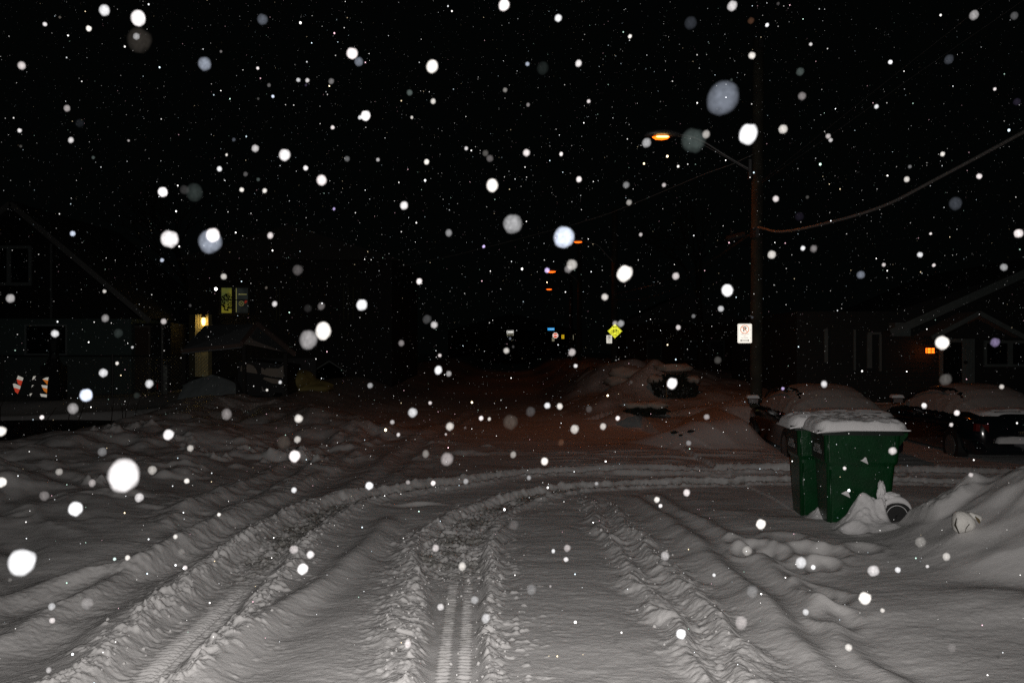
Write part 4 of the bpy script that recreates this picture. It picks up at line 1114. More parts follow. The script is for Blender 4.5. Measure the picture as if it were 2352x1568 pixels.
panel_sign("upright black barrier panel with orange and white edge stripes, right one", 90, 885,
    [Q((425, 955), (455, 950), (440, 985), (412, 1000)), Q((412, 1065), (432, 1062), (405, 1095)), Q((388, 1170), (415, 1165), (395, 1198), (384, 1190)), Q((565, 972), (597, 968), (590, 1008), (528, 992)), Q((515, 1063), (584, 1072), (580, 1112), (525, 1095)), Q((500, 1172), (578, 1185), (575, 1220), (512, 1208))], None,
    [Q((528, 992), (590, 1008), (583, 1062)), Q((525, 1098), (580, 1112), (578, 1168), (545, 1140))],
    Q((380, 1200), (425, 945), (600, 960), (578, 1228), (500, 1225)))
o = MB().tube([at(365.5, 879, 27.5), at(365.5, 879.01, 27.48), at(365.5, 879.02, 27.46)], [.045, .045, .02], 12).build("red_reflector", RRB)
o.matrix_world = Matrix.Identity(4)
rf = bpy.data.objects.new("reflector_stake", None); C.objects.link(rf); rf.location = (at(364, 0, 27.5).x, 27.52, 0); tag(rf, "small red reflector on a stake near the fence's right end", "reflector")
m = MB(); P = at(364, 887, 27.5)
V = [m.b.verts.new((P.x + .045 * math.cos(a) * .9 - rf.location.x, -.06, P.z + .10 * math.sin(a))) for a in np.linspace(math.pi / 2, 3 * math.pi / 2, 10)]
m.b.faces.new(V)
bpy.data.objects.remove(o)
rl = m.build("lens", reflective("red_lens_reflector", (1, .05, .02), .42), rf)
MB().tube([(0, 0, 0), (0, 0, P.z + .1)], .02, 6).build("stake", M_DARKMETAL, rf)
P = at(381, 880, 27.0); tp = thing("garden_post", "short mottled grey post right of the red reflector", "post", (P.x, 27.0, 0)); MB().box((-.055, -.055, 0), (.055, .055, at(0, 838, 27).z)).build("post", mat("mottled_post", (.16, .17, .16), .8, noise=.7, nscale=14), tp)
# twigs
for i, (u0, v0, u1, v1) in enumerate(((110, 952, 128, 918 + 18), (156, 965, 166, 925), (180, 958, 196, 915), (256, 958, 262, 918), (282, 955, 288, 915), (288, 958, 299, 912), (308, 960, 322, 915), (0, 945, 10, 915))):
    Yt = 22.6 + (i % 3) * .4
    a_, b_ = at(u0, v0 + 8, Yt), at(u1, v1, Yt)
    m = MB(); mid = a_.lerp(b_, .5) + Vector((rnd.uniform(-.05, .05), 0, 0))
    m.tube([a_ - Vector((0, 0, .15)), a_, mid, b_], [.012, .012, .009, .004], 5)
    m.tube([mid, mid + Vector((rnd.uniform(-.1, .1), 0, .15))], [.006, .003], 4)
    o = m.build("bare_twig", M_TWIG)
    tag(o, "bare dark twig sticking out of the snow in front of the left fence", "twig", "bare twigs at the left yard edge")

# ------------------------------------------------------------------ centre-left house, carport and vehicles
YM = 33.0
hm = thing("clad_house", "large dark house with one lit upstairs window behind the snowy carport", "house", (0, 0, 0))
a, b = at(432, 640, YM), at(900, 640, YM)
MB().box((a.x, YM, 0), (b.x, YM + 9, at(0, 600, YM).z)).build("wall", M_DARKHOUSE, hm)
m = MB(); m.prism([(a.x - .4, at(0, 600, YM).z + .01), ((a.x + b.x) / 2, at(0, 520, YM).z), (b.x + .4, at(0, 600, YM).z + .01)], YM - .4, YM + 9.2); m.build("roof", mat("dark_roof", (.03, .028, .026), .9), hm)
def lit(name, col, s, c2=None, sc=3.0):
    m, nt, N, p = nodemat(name)
    p.inputs['Base Color'].default_value = (.02, .02, .02, 1)
    tc = N.new('ShaderNodeTexCoord'); t = N.new('ShaderNodeTexNoise'); t.inputs['Scale'].default_value = sc; t.inputs['Detail'].default_value = 2
    nt.links.new(tc.outputs['Object'], t.inputs['Vector'])
    r = N.new('ShaderNodeValToRGB'); r.color_ramp.elements[0].position = .38; r.color_ramp.elements[1].position = .55
    r.color_ramp.elements[0].color = (*(c2 or col), 1); r.color_ramp.elements[1].color = (*col, 1)
    nt.links.new(t.outputs[0], r.inputs[0]); nt.links.new(r.outputs[0], p.inputs['Emission Color']); p.inputs['Emission Strength'].default_value = s
    return m
a, b = at(508, 660, YM), at(572, 720, YM)
wf = MB(); 
um = (at(540, 0, YM).x, at(545.5, 0, YM).x); zmid = at(0, 689, YM).z
for lo, hi in (((a.x - .05, b.z - .05), (a.x + .02, a.z + .05)), ((b.x - .02, b.z - .05), (b.x + .05, a.z + .05)), ((a.x + .02, a.z - .02), (b.x - .02, a.z + .05)), ((a.x + .02, b.z - .05), (b.x - .02, b.z + .02)), ((um[0] - .1, b.z + .02), (um[0] + .03, a.z - .02))):
    wf.box((lo[0], YM - .08, lo[1]), (hi[0], YM - .004, hi[1]))
wf.box((a.x + .02, YM - .07, zmid - .015), (um[0] - .1, YM - .004, zmid + .015)); wf.box((um[0] + .03, YM - .07, zmid - .015), (b.x - .02, YM - .004, zmid + .015))
wf = wf.build("window", M_BLACK, hm)
MB().box((a.x + .02, YM - .02, b.z + .02), (um[0] - .1, YM - .003, a.z - .02)).build("lit_pane", lit("lit_yellow_room", (.12, .105, .010), 1.0, (.05, .06, .015), 1.6), wf)
MB().box((um[0] + .03, YM - .02, b.z + .02), (b.x - .02, YM - .003, a.z - .02)).build("dim_pane", lit("dim_room", (.010, .012, .011), 1.0, (.004, .005, .005), 2), wf)
m = MB(); m.box((um[0] + .04, YM - .028, b.z + .05), (um[0] + .06, YM - .021, a.z - .03)); z_ = at(0, 676, YM).z; m.box((um[0] + .12, YM - .028, z_ - .012), (b.x - .08, YM - .021, z_ + .012)); 
m.build("inner_shelf_edge", mat("pale_lit_edge", (.1, .1, .05), .7, emis=(.16, .15, .05), es=1), wf)
m = MB(); m.b.free(); m.b = bmesh.new(); 
foliage("houseplant", mat("plant_silhouette", (.004, .005, .002), .9), wf, (at(520, 0, YM).x + .02, YM - .035, at(0, 694, YM).z), (.20, .008, .34), 170, .045, 5)
m = MB(); P = at(565.5, 692, YM); 
for i, (du, dv, s_) in enumerate(((0, 0, .05), (-1.5, 2.5, .04))): flat(m, [(P.x + du * .016 + x, P.z - dv * .016 + z) for x, z in ngon(6, s_)], YM - .03)
m.build("red_flower", mat("red_petals", (.3, .02, .01), .7, emis=(.10, .01, .006), es=1), wf)
m = MB(); P = at(555, 697, YM); ringflat(m, .075, .095, P.x, P.z, YM - .031, 20); lineflat(m, (P.x - .06, P.z - .06), (P.x + .06, P.z + .06), .015, YM - .031); lineflat(m, (P.x - .06, P.z + .06), (P.x + .06, P.z - .06), .015, YM - .031)
m.build("window_ornament", mat("faint_lit_wire", (.1, .1, .04), .7, emis=(.10, .09, .03), es=1), wf)
M_OL = mat("olive_trim", (.045, .045, .02), .8)
for u in (636, 643, 790, 800, 812, 829):
    x = at(u, 0, YM).x; MB().box((x - .02, YM - .05, at(0, 735, YM).z), (x + .02, YM - .003, at(0, 660, YM).z)).build("window_edge", M_OL, hm)
# lit entry with a lantern
en = thing("lit_entry", "cream door surround lit by a bright lantern, left of the carport roof", "entry", (0, 0, 0))
Ye = 32.4
a, b = at(449, 722, Ye), at(478, 800, Ye)
M_CREAM = mat("cream_boards", (.62, .55, .30), .8)
MB().box((a.x, Ye, b.z - 1.0), (b.x, Ye + .4, a.z)).build("panel", M_CREAM, en)
m = MB()
for u in (449.5, 454, 461, 476.5): x = at(u, 0, Ye).x; m.box((x, Ye - .05, b.z - 1), (x + .04, Ye - .002, a.z - .002))
m.build("board_edge", M_CREAM, en)
a3, b3 = at(428, 722, Ye), at(448.6, 800, Ye)
MB().box((a3.x, Ye + .3, b.z - 1.0), (b3.x, Ye + .5, a.z)).build("side_wall", mat("olive_wall", (.08, .07, .03), .9), en)
el = thing("entry_lantern", "bright warm lantern glowing on the cream entry panel", "lantern", tuple(at(467.5, 738, Ye - .16)))
MB().tube([(0, 0, -.14), (0, 0, .0), (0, 0, .13)], [.045, .075, .05], 10).build("glowing_glass", mat("lit_warm_glass", (1, .8, .3), .4, emis=(1, .62, .16), es=5), el)
m = MB(); m.tube([(0, 0, .13), (0, 0, .20), (0, 0, .26)], [.085, .09, .02], 8); m.box((-.02, 0, .15), (.02, .16, .19)); m.build("cap", M_BLACK, el)
ld = bpy.data.lights.new("entry_light", 'POINT'); ld.energy = 3.2; ld.color = (1, .72, .25); ld.shadow_soft_size = .1
lo = bpy.data.objects.new("entry_light", ld); C.objects.link(lo); lo.parent = el; lo.location = (0, -.12, -.02)
# carport
YC = 25.5
cp = thing("carport", "snow-roofed carport shelter with an open gable in front of the dark house", "carport", (0, 0, 0))
e_l = at(417, 803, YC + .3); e_f = at(555, 789, YC); ap_ = at(592, 743, YC + 1.2); rg = at(470, 748, YC + 2.6); e_r = at(679, 813, YC + .2)
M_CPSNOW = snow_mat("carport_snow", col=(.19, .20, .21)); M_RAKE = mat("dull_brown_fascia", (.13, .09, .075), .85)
m = MB(); V = [m.b.verts.new(p) for p in (e_l, e_f, ap_, rg)]; m.b.faces.new(V); 
V2 = [m.b.verts.new(p - Vector((0, 0, .12))) for p in (e_l, e_f, ap_, rg)]; m.b.faces.new(V2[::-1])
for k in range(4): m.b.faces.new((V[k], V[(k + 1) % 4], V2[(k + 1) % 4], V2[k]))
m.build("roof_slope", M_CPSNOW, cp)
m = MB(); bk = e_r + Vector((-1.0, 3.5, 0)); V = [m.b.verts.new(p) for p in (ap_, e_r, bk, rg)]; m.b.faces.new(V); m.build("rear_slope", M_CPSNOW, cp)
m = MB(); m.bar(e_f, ap_ + Vector((0, -.05, 0)), .06, .13); m.bar(ap_ + Vector((0, -.05, 0)), e_r + Vector((0, -.1, 0)), .06, .13); m.bar(e_l + Vector((0, -.05, -.04)), e_f + Vector((0, -.05, -.04)), .05, .10); m.build("fascia", M_RAKE, cp)
m = MB(); e2 = at(652, 808, YC + .15)
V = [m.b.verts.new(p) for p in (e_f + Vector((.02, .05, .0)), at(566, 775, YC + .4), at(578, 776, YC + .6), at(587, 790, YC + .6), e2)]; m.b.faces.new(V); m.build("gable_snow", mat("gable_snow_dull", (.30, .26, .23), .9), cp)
for u, v in ((422, 806), (560, 793), (655, 812)):
    P = at(u, v, YC + .3); MB().box((P.x - .05, P.y, 0), (P.x + .05, P.y + .1, P.z)).build("post", mat("carport_post", (.02, .018, .016), .8), cp)
MB().box((at(560, 0, YC + 3).x, YC + 3.4, 0), (at(690, 0, YC + 3).x + .4, YC + 3.5, 1.6)).build("back_wall", M_BLACK, cp)
# pickup under the shelter
pk = thing("parked_van", "dark van under the carport with snow on its windscreen and bonnet", "van", (0, 0, 0))
def polyblk(parent, name, mt, uv, Y, d=.15, off=0):
    A = [at(u, v, Y) for u, v in uv]
    m = MB(); a_ = [m.b.verts.new(p) for p in A]; b_ = [m.b.verts.new(p + Vector((0, d, 0))) for p in A]
    n = len(A)
    for k in range(n): m.b.faces.new((a_[k], a_[(k + 1) % n], b_[(k + 1) % n], b_[k]))
    m.b.faces.new(a_); m.b.faces.new(b_[::-1])
    return m.build(name, mt, parent)
YV = 25.9
body = [(548, 832), (556, 826), (655, 838), (660, 868), (662, 905), (650, 912), (550, 906), (546, 870)]
M_VAN = mat("dark_van_paint", (.008, .008, .009), .55)
polyblk(pk, "body", M_VAN, body, YV + .05, 1.9)
M_DS = snow_mat("dull_snow", col=(.30, .26, .22))  # even, darker and brownish snow colour
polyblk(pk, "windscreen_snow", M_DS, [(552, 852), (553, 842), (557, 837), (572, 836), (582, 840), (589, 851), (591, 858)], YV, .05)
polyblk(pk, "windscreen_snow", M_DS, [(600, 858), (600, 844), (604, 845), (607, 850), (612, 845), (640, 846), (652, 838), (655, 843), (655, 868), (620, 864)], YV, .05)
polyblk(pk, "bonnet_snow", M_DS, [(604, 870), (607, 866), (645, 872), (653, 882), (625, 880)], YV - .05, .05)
polyblk(pk, "number_plate", mat("dull_plate", (.3, .3, .3), .6), [(601, 887), (604, 893), (612, 899), (602, 898)], YV - .06, .04)
for u in (562, 640):
    P = at(u, 905, YV); mm = MB().tube([(P.x - .1, P.y - .05, .32), (P.x + .1, P.y - .05, .32)], .32, 16).build("wheel", M_RUBBER, pk)
# dome-shaped snow-covered car left of it
dm = thing("small_car", "small car wholly plastered with snow left of the carport van", "car", (at(478, 0, 24.4).x, 24.2, .32))
X, Yg = np.meshgrid(np.linspace(-1, 1, 50), np.linspace(0, 1, 40))
hw = .78 - .16 * Yg ** 2.2
ht = .86
Zd = Yg * ht; yb = .55 * Yg ** 1.6
Xd = X * hw * np.sqrt(1 - np.clip((Yg - .72) / .285, 0, 1) ** 2.4)
Zd = Zd - .08 * np.abs(X) ** 3 * Yg
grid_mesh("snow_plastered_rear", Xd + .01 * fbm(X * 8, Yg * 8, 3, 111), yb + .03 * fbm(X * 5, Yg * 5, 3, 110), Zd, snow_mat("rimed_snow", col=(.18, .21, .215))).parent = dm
MB().loft([[(-.76, .12, 0), (.76, .12, 0), (.6, .4, .6), (-.6, .4, .6)], [(-.70, .8, 0), (.70, .8, 0), (.55, .8, .8), (-.55, .8, .8)], [(-.66, 1.5, 0), (.66, 1.5, 0), (.5, 1.5, .5), (-.5, 1.5, .5)]]).build("body", M_CAR, dm)
for s_ in (-1, 1): MB().tube([(s_ * .6, .6, 0), (s_ * .76, .6, 0)], .28, 14).build("wheel", M_RUBBER, dm)
# drift with yellow light painted into its snow colour; little shed beyond
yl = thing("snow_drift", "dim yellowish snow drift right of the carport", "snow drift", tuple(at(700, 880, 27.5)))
blob("drift", snow_mat("yellow_light_paint", col=(.26, .22, .08)), yl, (-.2, 0, .1), (.5, .5, .28), 31, amp=.5)
blob("drift", snow_mat("yellow_light_paint2", col=(.26, .22, .08)), yl, (.15, .2, -.12), (.65, .5, .22), 33, amp=.5)
sh = thing("garden_shed", "small dark gabled shed beyond the snow drift right of the carport", "shed", (at(757, 0, 33).x, 33, 0))
zt_ = at(0, 829, 33).z; zs = at(0, 850, 33).z
MB().prism([(-.5, 0), (.5, 0), (.5, zs), (0, zt_ - .06), (-.5, zs)], 0, 1.6).build("wall", mat("shed_wall", (.02, .03, .032), .8), sh)
m = MB(); m.bar((-.62, -.08, zs - .06), (0, -.08, zt_), .05, .035); m.bar((.62, -.08, zs - .06), (0, -.08, zt_), .05, .035); m.build("roof_edge", mat("shed_fascia", (.16, .18, .18), .8), sh)

# dark treeline / houses closing the far street
def bare_tree(label, x, y, h, seed):
    r = thing("bare_tree", label, "tree", (x, y, 0)); rr = random.Random(seed)
    MB().tube([(0, 0, -.3), (.05, 0, h * .25), (-.05, .1, h * .5)], [.2, .16, .12], 8).build("trunk", M_TWIG, r)
    m = MB()
    def br(p, d, L, rad, dep):
        q = p + d * L
        m.tube([p, p.lerp(q, .5) + Vector((rr.uniform(-.1, .1), rr.uniform(-.1, .1), .05)) * L * .4, q], [rad, rad * .8, rad * .55], 4, cap=False)
        if dep == 0: return
        for _ in range(3):
            nd = (d + Vector((rr.gauss(0, .55), rr.gauss(0, .55), rr.gauss(.1, .35)))).normalized()
            br(q, nd, L * rr.uniform(.6, .8), rad * .55, dep - 1)
    for _ in range(4): br(Vector((-.05, .1, h * .45)), Vector((rr.gauss(0, .5), rr.gauss(0, .5), 1)).normalized(), h * .2, .09, 4)
    m.build("crown", M_TWIG, r); return r
bare_tree("bare tree barely visible behind the right-hand street signs", 9.5, 46, 10, 3)
bare_tree("bare tree barely visible on the left behind the dark house", -17, 48, 11, 5)
for lab, x0, x1, y, h in (("dark terraced house far along the left side of the road", -16, -7, 48, 6.5), ("dark low house far along the right side of the road", 7.5, 15, 60, 5.5), ("dark brick house closing the far end of the street", -9, 9, 128, 7)):
    hh = thing("far_house", lab, "house", ((x0 + x1) / 2, y, 0)); w2 = (x1 - x0) / 2
    MB().box((-w2, 0, 0), (w2, 8, h * .65)).build("wall", M_BRICK, hh)
    MB().prism([(-w2 - .3, h * .65 + .01), (0, h), (w2 + .3, h * .65 + .01)], -.3, 8.3).build("roof", mat("far_roof", (.08, .08, .08), .9), hh)
    for k in (-.5, .15, .6):
        wn = MB().box((w2 * k - .5, -.06, 1.2), (w2 * k + .5, -.01, 2.5)).build("window", M_TRIM, hh)
        MB().box((w2 * k - .42, -.08, 1.28), (w2 * k + .42, -.062, 2.42)).build("pane", mat('far_glass', (.01, .01, .012), .6), wn)

# ------------------------------------------------------------------ falling snow
def flake_material(name, per_object=True):
    m, nt, N, p = nodemat(name)
    N.remove(p)
    out = [n for n in N if n.type == 'OUTPUT_MATERIAL'][0]
    oi = N.new('ShaderNodeObjectInfo')
    df = N.new('ShaderNodeBsdfDiffuse'); tr = N.new('ShaderNodeBsdfTranslucent'); tp = N.new('ShaderNodeBsdfTransparent')
    nt.links.new(oi.outputs['Color'], df.inputs[0]); nt.links.new(oi.outputs['Color'], tr.inputs[0])
    m1 = N.new('ShaderNodeMixShader'); m1.inputs[0].default_value = .35
    nt.links.new(df.outputs[0], m1.inputs[1]); nt.links.new(tr.outputs[0], m1.inputs[2])
    m2 = N.new('ShaderNodeMixShader')
    tc = N.new('ShaderNodeTexCoord'); t = N.new('ShaderNodeTexNoise'); t.inputs['Scale'].default_value = 5; t.inputs['Detail'].default_value = 6; t.inputs['Roughness'].default_value = .65
    nt.links.new(tc.outputs['Object'], t.inputs['Vector'])
    r = N.new('ShaderNodeMapRange'); r.inputs[1].default_value = .35; r.inputs[2].default_value = .65; r.inputs[3].default_value = .55; r.inputs[4].default_value = 1.3
    nt.links.new(t.outputs[0], r.inputs[0])
    mu = N.new('ShaderNodeMath'); mu.operation = 'MULTIPLY'; nt.links.new(r.outputs[0], mu.inputs[0]); nt.links.new(oi.outputs['Alpha'], mu.inputs[1])
    nt.links.new(mu.outputs[0], m2.inputs[0]); nt.links.new(tp.outputs[0], m2.inputs[1]); nt.links.new(m1.outputs[0], m2.inputs[2])
    nt.links.new(m2.outputs[0], out.inputs[0])
    return m
M_FLAKE = flake_material("snowflake_ice")
def flake_mesh(seed, sub=3, amp=.20):
    bm = bmesh.new(); bmesh.ops.create_icosphere(bm, subdivisions=sub, radius=.5)
    for v in bm.verts:
        n = v.co.normalized()
        d = 1 + amp * (float(vn(np.array([n.x * 2 + seed * 5.3]), np.array([n.y * 2 + n.z * 1.7]))[0]))
        v.co *= d
    me = bpy.data.meshes.new("snowflake"); bm.to_mesh(me); bm.free(); me.materials.append(M_FLAKE)
    me.polygons.foreach_set('use_smooth', [True] * len(me.polygons)); return me
FM = [flake_mesh(i) for i in range(5)]
KE = None
def flash_radiance(P):
    """radiance of a white diffuser facing the flash at P (spot: intensity E/(4 pi) / pi)"""
    d2 = (P - FLASH).length_squared
    c = (P - FLASH).normalized().dot(Vector((0, math.cos(math.radians(12)), -math.sin(math.radians(12)))))
    t = min(1, max(.05, (c - math.cos(math.radians(50))) / (1 - math.cos(math.radians(50)))))
    return fl.energy * t * t * (3 - 2 * t) / (4 * math.pi * math.pi * d2) / math.pi
FL = """240 24 26 .8|318 42 36 .95|320 93 58 .13 w|313 84 16 .5|603 45 26 .3 b|470 147 32 .5 b|50 151 20 .95|204 66 14 1|103 56 11 1|809 123 28 1|824 142 22 .4 b|993 153 30 1|1158 12 28 .95|1282 42 18 .95|1682 14 24 .7|1586 53 30 .16 b|1247 157 30 .10 t|1329 146 17 .8|1727 128 18 .8|1725 48 16 .2 o|154 249 16 .5|163 322 14 .7|45 300 11 .9|183 283 20 .08 b|840 266 24 .95|827 270 11 .8|995 233 14 .9|764 293 11 .9|586 341 18 .8|654 356 28 .9|504 388 13 .9|739 414 26 .9|980 372 14 .9|1209 351 18 .9|1115 352 16 .25|1125 364 18 .3|1289 354 10 .9|1661 226 76 .42 b|1592 323 58 .24 t|1719 308 46 1|1485 328 22 .55|1622 309 20 .55|1799 297 23 .85|1842 221 20 .4|1838 165 20 .25 t|2237 35 22 .5|2330 37 18 .25|2180 137 22 .2 b|2045 143 11 1|2336 234 18 .12 p|374 441 24 .95|447 442 42 .16 t|424 436 24 .14|555 436 12 .9|608 438 12 .9|928 472 20 1|1131 426 30 1|1330 412 15 .9|1438 425 17 .4|1445 465 15 .5|1177 514 46 .55|1031 535 18 .45|1296 545 52 .9 b|389 549 42 .9|483 555 56 .55 b|489 540 34 1|621 541 16 .9|1314 608 28 .6|1305 618 20 .4|1435 628 38 1|1552 634 18 .8|1671 667 29 .95|1656 709 16 .8|1389 682 18 .7|684 620 26 .25|831 700 27 .9|631 698 14 .95|738 703 19 .3|707 708 20 .1|963 646 15 .9|514 635 16 .85|1782 457 16 .95|1773 585 21 .95|1844 570 12 .9|1869 571 18 .35|1836 497 22 .08 p|2195 468 30 .2 b|2083 412 14 .7|2249 405 14 .9|2165 354 12 .8|1977 631 20 .4 b|2306 614 18 .5|2340 536 22 .85|2113 585 14 .9|2030 608 10 .8|24 685 21 .55|242 731 19 .45|240 669 10 .8|126 766 19 .75|272 765 22 .14 t|376 738 15 .6|743 760 39 1|709 780 45 .5|997 746 18 .9|981 733 22 .2|1163 805 16 .6|922 788 16 .4|1314 809 19 .6|1322 840 11 .9|1426 743 18 .5|1413 742 14 .35|1558 752 13 .85|1649 827 19 .2|2164 787 33 1|2286 786 22 .45 p|2172 871 28 .25|2123 932 14 .9|2301 888 12 .9|237 856 21 .9|343 881 20 .95|198 907 31 1 b|168 938 27 .5|314 908 16 .12 t|96 958 11 .9|269 834 9 .8|850 885 14 .5|1007 850 20 .95|1031 858 15 .5|1010 816 10 .9|948 947 24 .7|901 969 12 .8|915 998 10 .7|988 925 10 .7|1033 979 20 .8|1544 880 26 .95|1257 931 16 .95|1286 933 16 .95|1219 945 24 .2|1172 969 36 .2 w|1320 985 22 .65|1105 960 12 .9|1124 962 9 .8|1353 939 17 .2|1385 979 16 .9|1419 960 12 .9|1623 957 15 .5|1893 883 16 .6|686 961 22 .75|683 1009 17 .85|677 1047 28 1|652 1015 34 .16 w|521 951 26 .4|387 998 26 .9|437 1029 16 .6|350 1079 22 .55|235 1037 22 .35|285 1092 76 1|50 1291 64 1|173 1168 34 1|102 1138 24 .35|136 1083 18 .5|212 1109 18 .5|2 990 26 .9|3 1107 24 .9|320 1142 22 .7|429 1104 14 .9|978 1042 18 .4|1027 1054 32 .5|848 1115 20 .95|995 1109 13 .9|937 1107 12 .5|1179 1044 16 .5|1251 1059 19 .95|1577 1131 17 .95|1509 1147 15 .95|1517 1161 10 .9|1289 1016 16 .2 o|1582 1017 14 .4|675 1125 14 .9|1748 1203 24 1|2050 1035 20 .85|1940 1075 9 .8|2198 948 14 .9|1180 1205 24 .22|1303 1258 18 .55|1300 1284 13 .9|1271 1265 10 .8|1001 1258 18 .85|695 1306 26 1|713 1273 20 .9|675 1261 22 .6|403 1232 12 .8|503 1181 10 .9|425 1303 12 .8|293 1280 13 .8|417 1266 16 .25|1062 1300 20 .9|1221 1353 25 .32|1090 1377 20 .5|1116 1419 22 .6|1012 1393 18 .8|937 1478 18 .7|1703 1429 30 .5|1564 1455 24 .95|1987 1373 30 .95|2006 1310 28 .7|1840 1292 26 .7|1868 1302 12 .95|2062 1308 14 1|1728 1357 28 .32|1716 1264 24 .45|1528 1276 22 .55|1851 1405 16 .9|1949 1486 18 .9|2027 1401 12 .8|2114 1244 26 .38|2174 1278 18 .6|2187 1487 20 .25|200 1385 28 .33|119 1392 18 .6|120 1424 15 .7|112 1538 14 .8|1709 1198 0 0|1893 880 15 .5|2122 930 12 .8|2185 975 10 .8|1869 571 12 .2|1130 420 10 .3|1412 743 12 .4|1902 313 13 .6|1908 322 11 .8|2013 245 11 .8|2285 205 8 .9|1762 58 10 .9|1862 102 9 .9|1447 84 10 .9|1352 233 10 .9|1213 241 10 .4|941 213 16 .3 t|1160 207 12 .4|1071 341 10 .9|868 367 10 .8|946 270 8 .8|706 185 11 .9|685 184 11 .9|761 187 14 .35|592 157 8 .9|618 196 10 .3|564 400 12 .25|797 365 14 .3|1163 805 12 .3|1370 1110 10 .5|1215 1097 12 .5|1070 1105 14 .5|1640 1320 9 .9|2230 1090 12 .6|2130 1300 9 .7"""
TINT = {'w': (.95, .85, .75), 'b': (.70, .80, 1.0), 't': (.62, .80, .78), 'o': (1.0, .5, .3), 'p': (.6, .5, .9)}
A_MM = cam_d.lens / cam_d.dof.aperture_fstop / 1000.0
bigw = {
 (285, 1092): "huge round white flake over the left snowbank", (50, 1291): "big glaring flake at the left edge above the near wheel ruts",
 (1661, 226): "large bluish translucent flake above the nearest street lamp arm", (1592, 323): "large grey-green see-through flake across the street lamp arm",
 (1719, 308): "bright white oval flake touching the tall pole", (1296, 545): "big bluish white flake left of the second street lamp",
 (320, 93): "large faint brownish flake in the upper left sky", (318, 42): "bright flake directly above the large faint brownish one in the upper left",
 (483, 555): "large grey flake overlapped by a brighter one in the left sky", (489, 540): "bright flake overlapping a larger grey flake in the left sky",
 (389, 549): "bright flake left of the overlapping pair in the left sky", (1177, 514): "large pale grey flake near the middle of the sky",
 (709, 780): "large grey flake above the carport's right end", (743, 760): "bright white flake overlapping a grey one right of the carport roof",
 (447, 442): "faint bluish see-through flake in the left sky", (1435, 628): "bright white flake above the yellow diamond sign",
 (2164, 787): "bright white flake hiding the porch corner of the right bungalow", (1172, 969): "faint grey flake over the dark middle of the road",
 (173, 1168): "bright white flake low on the left snowbank face", (1027, 1054): "grey flake over the road above the light snow edge",
 (652, 1015): "faint brownish flake over the left bank's end", (198, 907): "bright bluish-white flake before the left fence",
}
GF = "snowflakes falling close to the camera"
count = 0
def add_flake(u, v, D, b, tint=None, label=None):
    global count
    s = .0095 if D > 50 else .0085 if D > 34 else .0065 if D > 20 else .005 if D > 12 else .004
    kb = .62 * F * A_MM
    d = (s * F + kb) / (D + kb / 9.5)
    cov = min(1.0, 1.0)
    P = at(u, v, d)
    L = flash_radiance(P)
    lin = ((b * .93 + .055) / 1.055) ** 2.4 if b < .93 else .84
    if D < 24 and b > .75: lin *= rnd.uniform(.45, 1.0)
    # energy spread by defocus
    g = s * F / d; blur = F * A_MM * (1 / d - 1 / 9.5)
    spread = max(1.0, ((max(g, blur)) / g) ** 2)
    al = min(1.0, lin * spread * .46 / (L * .75))
    c = TINT.get(tint, None) or rnd.choice([(.93, .92, .95), (.95, .93, .9), (.90, .93, .98), (.95, .90, .92)])
    o = bpy.data.objects.new("snowflake", FM[count % 5]); C.objects.link(o)
    o.location = P
    o.scale = (s, s, s * rnd.uniform(1.0, 1.14)); o.rotation_euler = (0, math.radians(rnd.uniform(10, 35)), 0)
    o.color = (*c, al)
    tag(o, label or ("white snowflake caught by the flash in mid-air" if b > .65 else "dim grey snowflake hanging out of focus in mid-air"), "snowflake", GF + (", the bright ones" if b > .65 else ", the dim ones") if not label else "largest snowflakes near the lens")
    count += 1
for t in FL.split("|"):
    q = t.split()
    u, v, D, b = int(q[0]), int(q[1]), float(q[2]), float(q[3])
    if D <= 0: continue
    add_flake(u, v, D, b, q[4] if len(q) > 4 else None, bigw.get((u, v)))
nl = count
while count < 300:
    u, v = rnd.uniform(10, 2342), rnd.uniform(5, 1560) if rnd.random() < .35 else rnd.uniform(5, 900)
    D = 6.5 + 7 * rnd.random() ** 2
    b = rnd.choice([.95, .9, .8, .6, .5, .35, .25, .2, .15])
    add_flake(u, v, D, b, rnd.choice([None] * 7 + ['b', 't', 'w', 'p']))

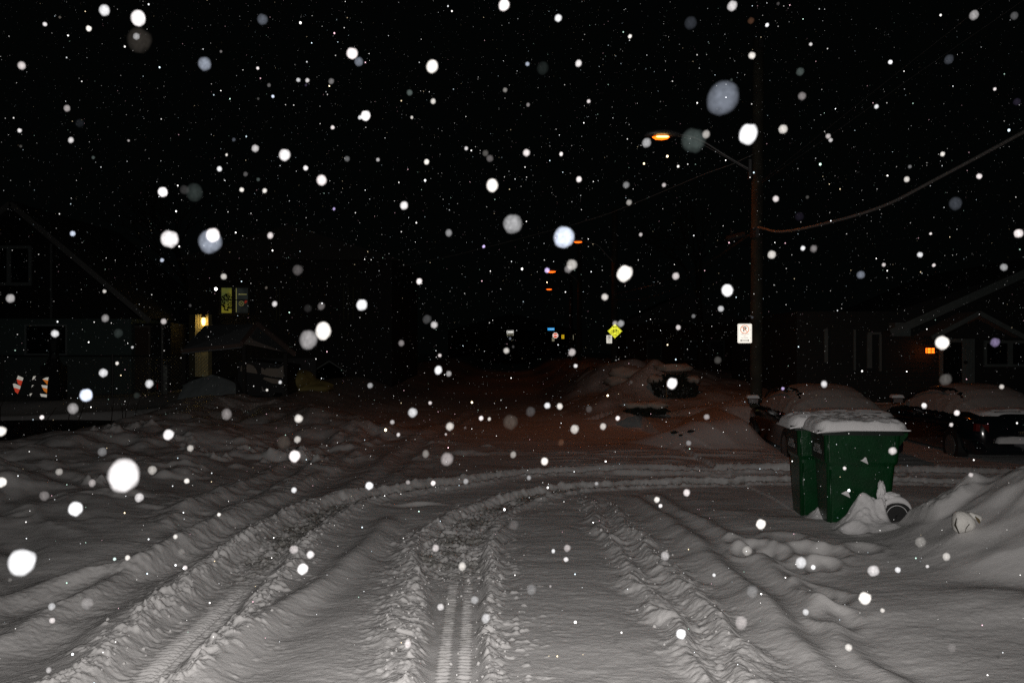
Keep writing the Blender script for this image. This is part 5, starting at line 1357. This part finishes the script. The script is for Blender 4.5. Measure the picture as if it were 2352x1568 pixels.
# loose crumbs thrown up along the wheel ruts
def crumbs():
    rs = np.random.RandomState(5)
    bm = bmesh.new(); bmesh.ops.create_icosphere(bm, subdivisions=1, radius=1)
    base = np.array([v.co[:] for v in bm.verts]); faces = np.array([[v.index for v in f.verts] for f in bm.faces]); bm.free()
    P = []
    def along(pts, offs, n, spread, smin, smax, ylim=(4.6, 14)):
        pts = np.array([p[:2] for p in pts]); seg = np.linalg.norm(np.diff(pts, axis=0), axis=1); cum = np.r_[0, np.cumsum(seg)]
        t = rs.uniform(0, cum[-1], n); x = np.interp(t, cum, pts[:, 0]); y = np.interp(t, cum, pts[:, 1])
        i = np.clip(np.searchsorted(cum, t) - 1, 0, len(seg) - 1); d = np.diff(pts, axis=0)[i] / seg[i][:, None]
        o = rs.choice(offs, n) + rs.normal(0, spread, n)
        x = x - d[:, 1] * o; y = y + d[:, 0] * o
        clump = vn(x * 1.6, y * 1.6, 33) + .5
        k = (y > ylim[0]) & (y < ylim[1]) & (rs.rand(n) < clump)
        r = smin + (smax - smin) * rs.rand(n) ** 3
        P.append(np.stack([x[k], y[k], r[k]], -1))
    along(TA, [.38, .30, -.24, -.30], 1700, .08, .002, .013)
    along(TB, [.24, -.17, -.22], 1000, .08, .002, .010)
    along(TA, [0], 1300, .12, .002, .008, (6.8, 13)); along(TB, [.05], 1700, .14, .002, .008, (6.8, 13))
    for k in 'DEFG': along(track(RG[k][0], 4), [0], 260, .08, .002, .014)
    along(TB, [-.4], 160, .16, .002, .011, (5, 9))
    P = np.concatenate(P); n = len(P)
    z = height(P[:, 0], P[:, 1])[0]
    a = rs.uniform(.7, 1.35, (n, 1, 3)); j = 1 + rs.uniform(-.38, .38, (n, len(base), 1))
    co = base[None] * j * a * P[:, 2][:, None, None] + np.stack([P[:, 0], P[:, 1], z + P[:, 2] * .35], -1)[:, None]
    fc = faces[None] + (np.arange(n) * len(base))[:, None, None]
    me = bpy.data.meshes.new("snow_crumbs"); co = co.reshape(-1, 3).astype(np.float32); fc = fc.reshape(-1, 3).astype(np.int32)
    me.vertices.add(len(co)); me.vertices.foreach_set('co', co.ravel())
    me.loops.add(fc.size); me.loops.foreach_set('vertex_index', fc.ravel())
    me.polygons.add(len(fc)); me.polygons.foreach_set('loop_start', (np.arange(len(fc)) * 3).astype(np.int32))
    me.update(calc_edges=True); me.materials.append(snow_mat('crumb_snow', col=(.62, .605, .60)))
    o = bpy.data.objects.new("snow_crumbs", me); C.objects.link(o)
    return tag(o, "loose crumbs of snow thrown up along the wheel ruts", "snow crumbs", kind='stuff')
crumbs()

# distant fine snowfall: uncountable, one mesh
def snowfall():
    rs = np.random.RandomState(12)
    bm = bmesh.new(); bmesh.ops.create_icosphere(bm, subdivisions=1, radius=1)
    base = np.array([v.co[:] for v in bm.verts]); faces = np.array([[v.index for v in f.verts] for f in bm.faces]); bm.free()
    n = 26000
    # even density in a wide box in front of the eye
    x = rs.uniform(-13, 13, n * 3); y = rs.uniform(1.6, 15, n * 3); z = rs.uniform(-.5, 9, n * 3)
    keep = (np.abs(x) < y * .85 + .5) & (z < EYE + y * .5 + .3) & (z > np.maximum(.6, EYE - y * .5))
    x, y, z = x[keep][:n], y[keep][:n], z[keep][:n]
    n = len(x)
    r = .0010 + .0026 * rs.rand(n) ** 3
    co = base[None] * r[:, None, None] * np.array([1, 1, 1.15]) + np.stack([x, y, z], -1)[:, None]
    fc = faces[None] + (np.arange(n) * len(base))[:, None, None]
    me = bpy.data.meshes.new("falling_snow")
    co = co.reshape(-1, 3).astype(np.float32); fc = fc.reshape(-1, 3).astype(np.int32)
    me.vertices.add(len(co)); me.vertices.foreach_set('co', co.ravel())
    me.loops.add(fc.size); me.loops.foreach_set('vertex_index', fc.ravel())
    me.polygons.add(len(fc)); me.polygons.foreach_set('loop_start', (np.arange(len(fc)) * 3).astype(np.int32))
    mi = np.repeat(rs.choice(6, n, p=[.45, .2, .12, .08, .08, .07]), len(faces)).astype(np.int32)
    for i, c in enumerate(((.95, .95, .95), (.8, .85, .9), (.55, .7, .8), (.8, .5, .6), (.45, .7, .6), (.9, .75, .5))):
        me.materials.append(mat("fine_flake_%d" % i, c, .8))
    me.polygons.foreach_set('material_index', mi)
    me.update(calc_edges=True)
    o = bpy.data.objects.new("falling_snow", me); C.objects.link(o)
    return tag(o, "countless fine flakes of falling snow filling the night air", "snowfall", kind='stuff')
snowfall()
